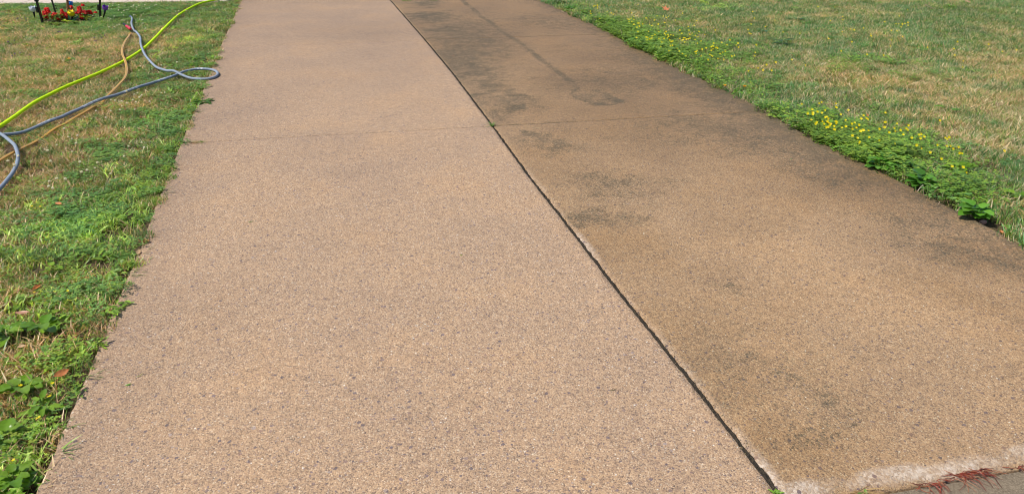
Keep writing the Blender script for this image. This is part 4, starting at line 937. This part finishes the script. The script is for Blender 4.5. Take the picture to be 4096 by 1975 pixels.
YB = [(2400, 25, 60, 22, 12), (2450, 60, 70, 22, 10), (2560, 85, 90, 22, 22), (2640, 85, 90, 18, 14), (2620, 150, 90, 30, 30), (2700, 160, 90, 30, 26), (2780, 150, 90, 30, 22), (2820, 205, 90, 25, 24), (2900, 200, 80, 35, 20), (2640, 205, 50, 18, 10), (3040, 270, 60, 22, 12), (3290, 440, 60, 30, 16), (3310, 490, 90, 35, 30), (3280, 530, 60, 30, 22), (3350, 560, 60, 25, 12), (3400, 480, 90, 40, 14), (3440, 520, 90, 35, 14), (3560, 520, 100, 40, 14), (3640, 560, 120, 40, 22), (3740, 590, 100, 40, 12), (3400, 560, 60, 30, 8), (3850, 660, 70, 40, 6), (3450, 90, 220, 50, 9), (3600, 95, 60, 15, 9), (3300, 200, 300, 50, 14), (3800, 220, 250, 40, 14), (3000, 110, 180, 50, 10), (3450, 130, 60, 20, 8)]
place_many(ysor, spots(YB, 299, 4, .076), lambda u, v: ('small yellow flower in the near dense patch above the glossy round leaved weeds', 'yellow flowers in the near right patch') if v > 385 else
  (('small yellow flower in the far patch along the driveway beyond the ragged dandelion', 'yellow flowers in the far right patch') if u < 3090 else ('small yellow flower scattered out in the open right lawn', 'yellow flowers scattered in the open right lawn')), 'flower', None, 3, sc=(.75, 1.15), tx=.75)
yl = ysor.copy(); C.objects.link(yl); yl.name = 'wood_sorrel_flower'
place_many(yl, spots([(5, 122, 8, 10, 2), (35, 75, 20, 20, 2), (500, 268, 20, 6, 2), (150, 850, 50, 25, 3), (200, 1180, 60, 30, 3), (240, 1560, 60, 30, 4), (130, 1680, 60, 40, 3), (45, 1870, 30, 30, 2), (400, 300, 200, 60, 2)], 20, 9, .015, 'L'), 'tiny yellow wood sorrel flower in the left lawn', 'flower', 'yellow wood sorrel flowers in the left lawn', 5, sc=(.55, .8))
# white clover heads
mb = MB(); r = random.Random(2)
for q in range(46):
    z = 1-1.7*(q+.5)/46; an = q*2.399; rd = math.sqrt(1-z*z) if abs(z) < 1 else 0; d = Vector((rd*math.cos(an), rd*math.sin(an), z)); sv = d.cross(Vector((.3, .2, 1))).normalized()*.0013; up = d.cross(sv).normalized()*.0013
    B = d*.0035; T = d*.0085
    mb.add([B-sv, B+sv, T+sv*.7+up, T-sv*.7+up, T-up], [(0, 1, 2, 3), (0, 3, 4), (1, 4, 2), (2, 4, 3)], (.92, .90, .85) if z > -.3 else (.5, .33, .22))
V, Fc = tube([(0, 0, -.003), (.001, 0, -.025), (0, 0, -.05)], .0009, 4, False); mb.add(V, Fc, (.15, .25, .05))
clo = mb.build('white_clover_flower', M_FOL)
CB = [(470, 25, 60, 14, 26), (560, 28, 60, 14, 16), (400, 45, 40, 20, 10), (440, 75, 40, 25, 12), (480, 100, 50, 20, 8), (580, 80, 60, 30, 9), (720, 60, 70, 20, 8), (560, 390, 60, 25, 8), (500, 440, 80, 30, 8), (330, 560, 80, 40, 10), (260, 630, 80, 50, 8), (360, 660, 60, 30, 6), (240, 740, 40, 20, 6), (30, 640, 25, 20, 5), (60, 20, 60, 10, 4), (620, 270, 60, 30, 4), (520, 560, 60, 40, 4)]
place_many(clo, spots(CB, 135, 12, .038, 'L'), lambda u, v: ('small white clover flower head near the sidewalk, right of the flower bed', 'white clover heads by the sidewalk') if v < 150 else
  ('small white clover flower head in the grass around the blue grey hose', 'white clover heads around the hose') if v < 480 else ('small white clover flower head nearer the camera, below the blue grey hose', 'white clover heads below the hose'), 'flower', None, 8, sc=(.75, 1.05))
# faded brown clover heads + lilac selfheal
cb2 = bpy.data.objects.new('faded_clover_flower', clo.data.copy()); C.objects.link(cb2)
aa = cb2.data.color_attributes['Col']; cc = np.empty(len(aa.data)*4); aa.data.foreach_get('color', cc); cc = cc.reshape(-1, 4)*np.array([.62, .36, .24, 1]); aa.data.foreach_set('color', cc.ravel())
place_many(cb2, spots([(250, 650, 150, 80, 8), (500, 420, 120, 50, 6), (80, 650, 60, 40, 5), (430, 560, 120, 50, 4), (300, 90, 150, 20, 3)], 34, 14, .014, 'L'), 'faded brown clover flower head in the left lawn', 'flower', 'faded clover heads in the left lawn', 9, sc=(.7, 1))
sh = bpy.data.objects.new('selfheal_flower', clo.data.copy()); C.objects.link(sh)
aa = sh.data.color_attributes['Col']; cc = cc/np.array([.62, .36, .24, 1])*np.array([.32, .24, .5, 1]); aa.data.foreach_set('color', cc.ravel())
place_many(sh, spots([(45, 168, 14, 6, 3), (75, 218, 30, 10, 5), (400, 155, 25, 8, 4), (243, 130, 8, 6, 1), (90, 84, 20, 10, 3)], 20, 15, .012, 'L'), 'small lilac flower head low in the upper left lawn', 'flower', 'lilac flower heads in the upper left lawn', 10, sc=(.7, 1))

# ------------------------------------------------------------------ dead leaves, twigs, stone, roots
def dead_leaf(u, v, L, Wr, rotz, col, label, z=.004, curl=.5, maple=False, tiltx=0.2, cat='leaf'):
    p = G(u, v, z); mb = MB(); c = np.array(col); r = random.Random(int(u))
    if maple:
        V = [(0, 0, .003)]; nn = 20
        for k in range(nn):
            an = 2*math.pi*k/nn; rd = L*(1.0 if k % 4 == 0 else (.42 if k % 4 == 2 else .62)); V.append((math.cos(an)*rd, math.sin(an)*rd, .012*r.random()+.01*(k % 4 == 0)))
        Fc = [(0, 1+k, 1+(k+1) % nn) for k in range(nn)]; mb.add(V, Fc, np.array([c*(.8+.4*r.random()) for _ in V]))
    else:
        m, w = 8, 4; V = []; Cc = []
        for i in range(m+1):
            t = i/m; ww = L*Wr*.5*math.sin(math.pi*(t*.96+.02))**.8
            for j in range(w+1):
                q = 2*j/w-1; an = q*curl*1.3; V.append((L*(t-.5), ww*math.sin(an)/max(.3, curl*1.3), ww*(1-math.cos(an))*1.2 + .25*L*curl*(t-.5)**2*2 + .0015*r.random())); Cc.append(c*(.75+.45*r.random())*(1.15 if j == w//2 else 1))
        mb.add(V, [(i*(w+1)+j, i*(w+1)+j+1, (i+1)*(w+1)+j+1, (i+1)*(w+1)+j) for i in range(m) for j in range(w)], np.array(Cc))
    V, Fc = tube([(-L*.5, 0, .002), (-L*.62, .002, .003), (-L*.75, 0, .001)], .0009, 4, False)
    if not maple: mb.add(V, Fc, c*.7)
    o = mb.build('dead_leaf', M_FOL, None, p, smooth=True); o.rotation_euler = (tiltx, 0, rotz); tag(o, label, cat)
BR = (.50, .24, .10); TN = (.60, .40, .22); OR = (.75, .27, .10)
dead_leaf(578, 967, .055, .5, .1, BR, 'curled tan brown leaf just inside the left driveway edge', curl=.9)
dead_leaf(553, 1010, .06, .4, 1.9, TN, 'pale tan leaf on the left driveway edge below the curled brown one')
dead_leaf(449, 1221, .045, .33, 2.9, (.5, .3, .18), 'narrow brown leaf pointing onto the slab lower down the left edge')
dead_leaf(147, 1152, .045, .6, 1.3, OR, 'small orange brown leaf in the left lawn near the bare dry spot', z=.02, curl=.9)
dead_leaf(90, 1251, .06, .4, .1, (.55, .28, .18), 'mottled pinkish brown leaf lying in the lower left grass', z=.02)
dead_leaf(245, 1491, .055, .5, .9, OR, 'upright orange brown leaf in the lower left lawn', z=.025, tiltx=.8)
dead_leaf(235, 815, .05, .5, -.4, OR, 'orange brown leaf in the left lawn above the bright crabgrass', z=.015)
dead_leaf(536, 530, .035, .7, .4, (.45, .25, .14), 'small brown leaf in the left lawn level with the cross joint', z=.012)
dead_leaf(265, 513, .03, .7, .4, (.45, .25, .14), 'tiny brown leaf beside the amber tubing', z=.012)
dead_leaf(86, 1385, .03, .6, .4, TN, 'small pale leaf in the dry grass above the lower left weeds', z=.015)
dead_leaf(226, 1738, .03, .7, .4, TN, 'small tan leaf in the gap at the left slab edge near the bottom', z=.0)
dead_leaf(2663, 36, .065, .9, .3, (.85, .30, .14), 'orange maple leaf lying on the far right lawn', z=.02, maple=True, tiltx=.5)
dead_leaf(3469, 462, .05, .6, .9, OR, 'orange brown leaf standing among yellow flowers on the right', z=.02, tiltx=.7)
dead_leaf(3550, 549, .03, .7, .9, (.65, .35, .2), 'small tan leaf in the yellow flower patch on the right', z=.022)
dead_leaf(3722, 607, .03, .5, .2, TN, 'small pale folded leaf near the right end of the yellow flowers', z=.02)
dead_leaf(4003, 930, .045, .55, 1.3, OR, 'bright orange brown leaf in the gap at the lower right driveway edge', z=-.005, curl=.9)
dead_leaf(2968, 386, .03, .8, 1.3, OR, 'small orange leaf beside the two headed dandelion', z=.004)
dead_leaf(3560, 671, .035, .35, -.1, TN, 'pale curled leaf under the loose leaved weed at the right edge', z=.01, curl=.9)
dead_leaf(3622, 692, .035, .3, -.3, TN, 'pale curled leaf on the dry grass between two glossy weeds', z=.01, curl=.9)
dead_leaf(3566, 698, .035, .4, 2, TN, 'pale brown leaf at the slab edge left of the flat light blades', z=.002, curl=.9)
dead_leaf(3850, 850, .032, .5, 2, TN, 'withered yellowish leaf hanging off the largest violet onto the slab', z=.006, curl=.9)
dead_leaf(3870, 8, .05, .9, .3, (.5, .3, .2), 'faint brown leaf at the top right of the lawn', z=.02, maple=True)
def clip(u, v, L, rot_, col, label, z=.003, w=.006, name='grass_clipping'):
    p = G(u, v, z); V = []; m = 6
    for i in range(m+1):
        t = i/m; ww = w*.5*math.sin(math.pi*(t*.9+.08)); x = L*(t-.5); V += [(x, -ww+.15*L*(t-.5)**2*4, 0), (x, .15*L*(t-.5)**2*4, .0012), (x, ww+.15*L*(t-.5)**2*4, 0)]
    mb = MB(); mb.add(V, [(i*3+j, i*3+j+1, i*3+j+4, i*3+j+3) for i in range(m) for j in (0, 1)], col); o = mb.build(name, M_FOL, None, p); o.rotation_euler = (0, 0, rot_); tag(o, label, 'clipping')
clip(1003, 886, .03, .3, (.2, .33, .08), 'small green clipping on the left lane in line with the crabgrass patch')
clip(513, 1537, .022, .5, (.15, .36, .04), 'green clipping on the left lane near the lower left edge', w=.008)
clip(560, 1500, .03, 1.0, (.3, .35, .12), 'pale green speck of clipping just above the brighter one', w=.004)
clip(2148, 511, .07, -.12, (.55, .46, .28), 'pale straw lying below the cross joint on the right lane', w=.004)
clip(1813, 224, .025, 0, (.35, .12, .05), 'short red brown twig on the stained upper right lane', w=.004)
clip(3165, 635, .02, 0, (.25, .36, .15), 'tiny green clipping on the dark wet part of the right lane', w=.006)
clip(1845, 1020, .014, 0, (.2, .3, .06), 'tiny green fleck in the middle of the left lane', w=.007)
clip(2454, 1558, .03, .4, (.12, .12, .05), 'dark green thread on the left lane near the bottom of the seam', w=.003)
clip(700, 712, .05, -.3, (.2, .28, .08), 'thin green blade on the slab just under the left cross joint weed', w=.003)
clip(868, 262, .06, -.4, (.12, .2, .06), 'green sprig lying on the slab above the hose loop', w=.008)
clip(880, 272, .05, -.5, (.1, .18, .05), 'dark green sprig on the slab right of the hose loop top', w=.009)
clip(698, 705, .03, .2, (.35, .4, .25), 'pale leaf scrap on the slab beside the thin green blade', w=.008)
def stick(pts, r_, label, col=(.5, .36, .27)):
    P_ = [Vector(G(u, v, z)) for u, v, z in pts]; b = P_[0].copy(); V, Fc = tube([q-b for q in P_], [r_, r_*.9, r_*.6][:len(P_)] if len(P_) == 3 else r_, 6)
    o = mobj('twig', V, Fc, M_ROUGH, None, b, col=np.tile(col, (len(V), 1)), smooth=True); tag(o, label, 'twig')
stick([(3145, 499, .004), (3165, 501, .008), (3192, 510, .002)], .0035, 'short tan twig on the right slab edge below the yellow flowers')
stick([(2790, 318, .003), (2820, 318, .004), (2845, 325, .003)], .0015, 'thin pale stem lying on the slab left of the two headed dandelion')
stick([(3920, 800, .01), (3915, 812, .006), (3752, 818, .003)], .0012, 'long thin straw reaching onto the slab near the largest violet') if False else None
stick([(3760, 805, .03), (3755, 815, .015), (3750, 822, .003)], .0015, 'short straw standing at the slab edge left of the largest violet')
stick([(3718, 15, .02), (3700, 20, .02), (3735, 36, .02)], .003, 'thin pale stick in the top right lawn')
p = G(3930, 893, -.02); V = []; Fc = []; rs = np.random.RandomState(4)
import bmesh
bm = bmesh.new(); bmesh.ops.create_icosphere(bm, subdivisions=2, radius=1)
for v in bm.verts: v.co = Vector((v.co.x*.021, v.co.y*.014, v.co.z*.014))*(1+.25*(rs.rand()-.5))
me = bpy.data.meshes.new('stone'); bm.to_mesh(me); bm.free()
ca = me.color_attributes.new('Col', 'FLOAT_COLOR', 'POINT'); ca.data.foreach_set('color', np.tile((.45, .27, .22, 1), (len(me.vertices), 1)).ravel()); me.materials.append(M_ROUGH)
o = bpy.data.objects.new('stone', me); C.objects.link(o); o.location = (p[0], p[1], -.012); tag(o, 'pinkish stone in the gap below the largest violet', 'stone')
# red rootlets on the gutter
def roots(cu, cv, n, spread, L, label, seed):
    r = random.Random(seed); base = Vector(G(cu, cv, -.018)); mb = MB()
    for k in range(n):
        off = (r.random()-.5)*spread; p = Vector((off, off*.22 + (r.random()-.5)*.015, .002+.008*r.random())); an = 0.1 + r.gauss(0, .3) + (math.pi if r.random() < .3 else 0) if r.random() < .7 else -.9+r.gauss(0, .4)
        pts = [p.copy()]; l = L*(.4+.8*r.random()); z0 = p.z
        for i in range(6): an -= .08+.12*(r.random()-.4); p = p + Vector((math.cos(an), math.sin(an), 0))*l/6; p.z = max(-.003, z0*(1-i/5)+.004*r.random()); pts.append(p.copy())
        c = random.Random(k+seed).choice([(.22, .035, .02), (.32, .07, .035), (.14, .025, .02), (.4, .16, .08)]); V, Fc = tube(pts, [.0011, .0011, .001, .0009, .0008, .0007, .0005], 5, False); mb.add(V, Fc, c)
    o = mb.build('rootlets', M_GLOSS, None, base, smooth=True); tag(o, label, 'roots', 'red rootlets along the driveway foot')
roots(3880, 1896, 46, .13, .075, 'larger tangle of red rootlets on the gutter near the right corner', 1)
roots(3720, 1939, 30, .12, .05, 'smaller tangle of red rootlets left of the larger one', 2)
roots(4058, 1874, 6, .03, .05, 'few stray red rootlets at the lower right picture edge', 3)

# loose grit and crumbs along the centre joint and the left edge (one mass nobody could count)
rg = np.random.RandomState(21); V = []; Fc = []; Cc = []
def crumb(x, y, z, r_, c):
    b = len(V); k = 4 + rg.randint(2)
    for i in range(k):
        an = 6.283*i/k + rg.rand(); V.append((x+math.cos(an)*r_*(.6+.6*rg.rand()), y+math.sin(an)*r_*(.6+.6*rg.rand()), z)); Cc.append(c)
    V.append((x+r_*.2, y, z+r_*(.6+.5*rg.rand()))); Cc.append(c*1.1)
    for i in range(k): Fc.append((b+i, b+(i+1) % k, b+k))
GC = np.array([(.10, .07, .045), (.22, .15, .09), (.35, .24, .15), (.16, .13, .06), (.06, .05, .035)])
for i in range(2600):
    s_1 = 1.6 + 9*rg.rand()**1.6
    if rg.rand() < .55: t_1 = float(SEAM(s_1)) + rg.randn()*.012
    elif rg.rand() < .7: t_1 = float(LEFT(s_1)) + abs(rg.randn())*.035 + .004
    else: t_1 = float(RIGHT(s_1)) - abs(rg.randn())*.035 - .004
    if s_1 < float(NEAR(t_1)) + .02: continue
    x, y = st2w(s_1, t_1); dz = -.008 if abs(t_1-float(SEAM(s_1))) < .0075 else .0
    crumb(x, y, dz, .0012+.0022*rg.rand()**2, GC[rg.randint(5)]*(.7+.6*rg.rand()))
tag(mobj('loose_grit', V, Fc, M_ROUGH, col=np.array(Cc)), kind='stuff')
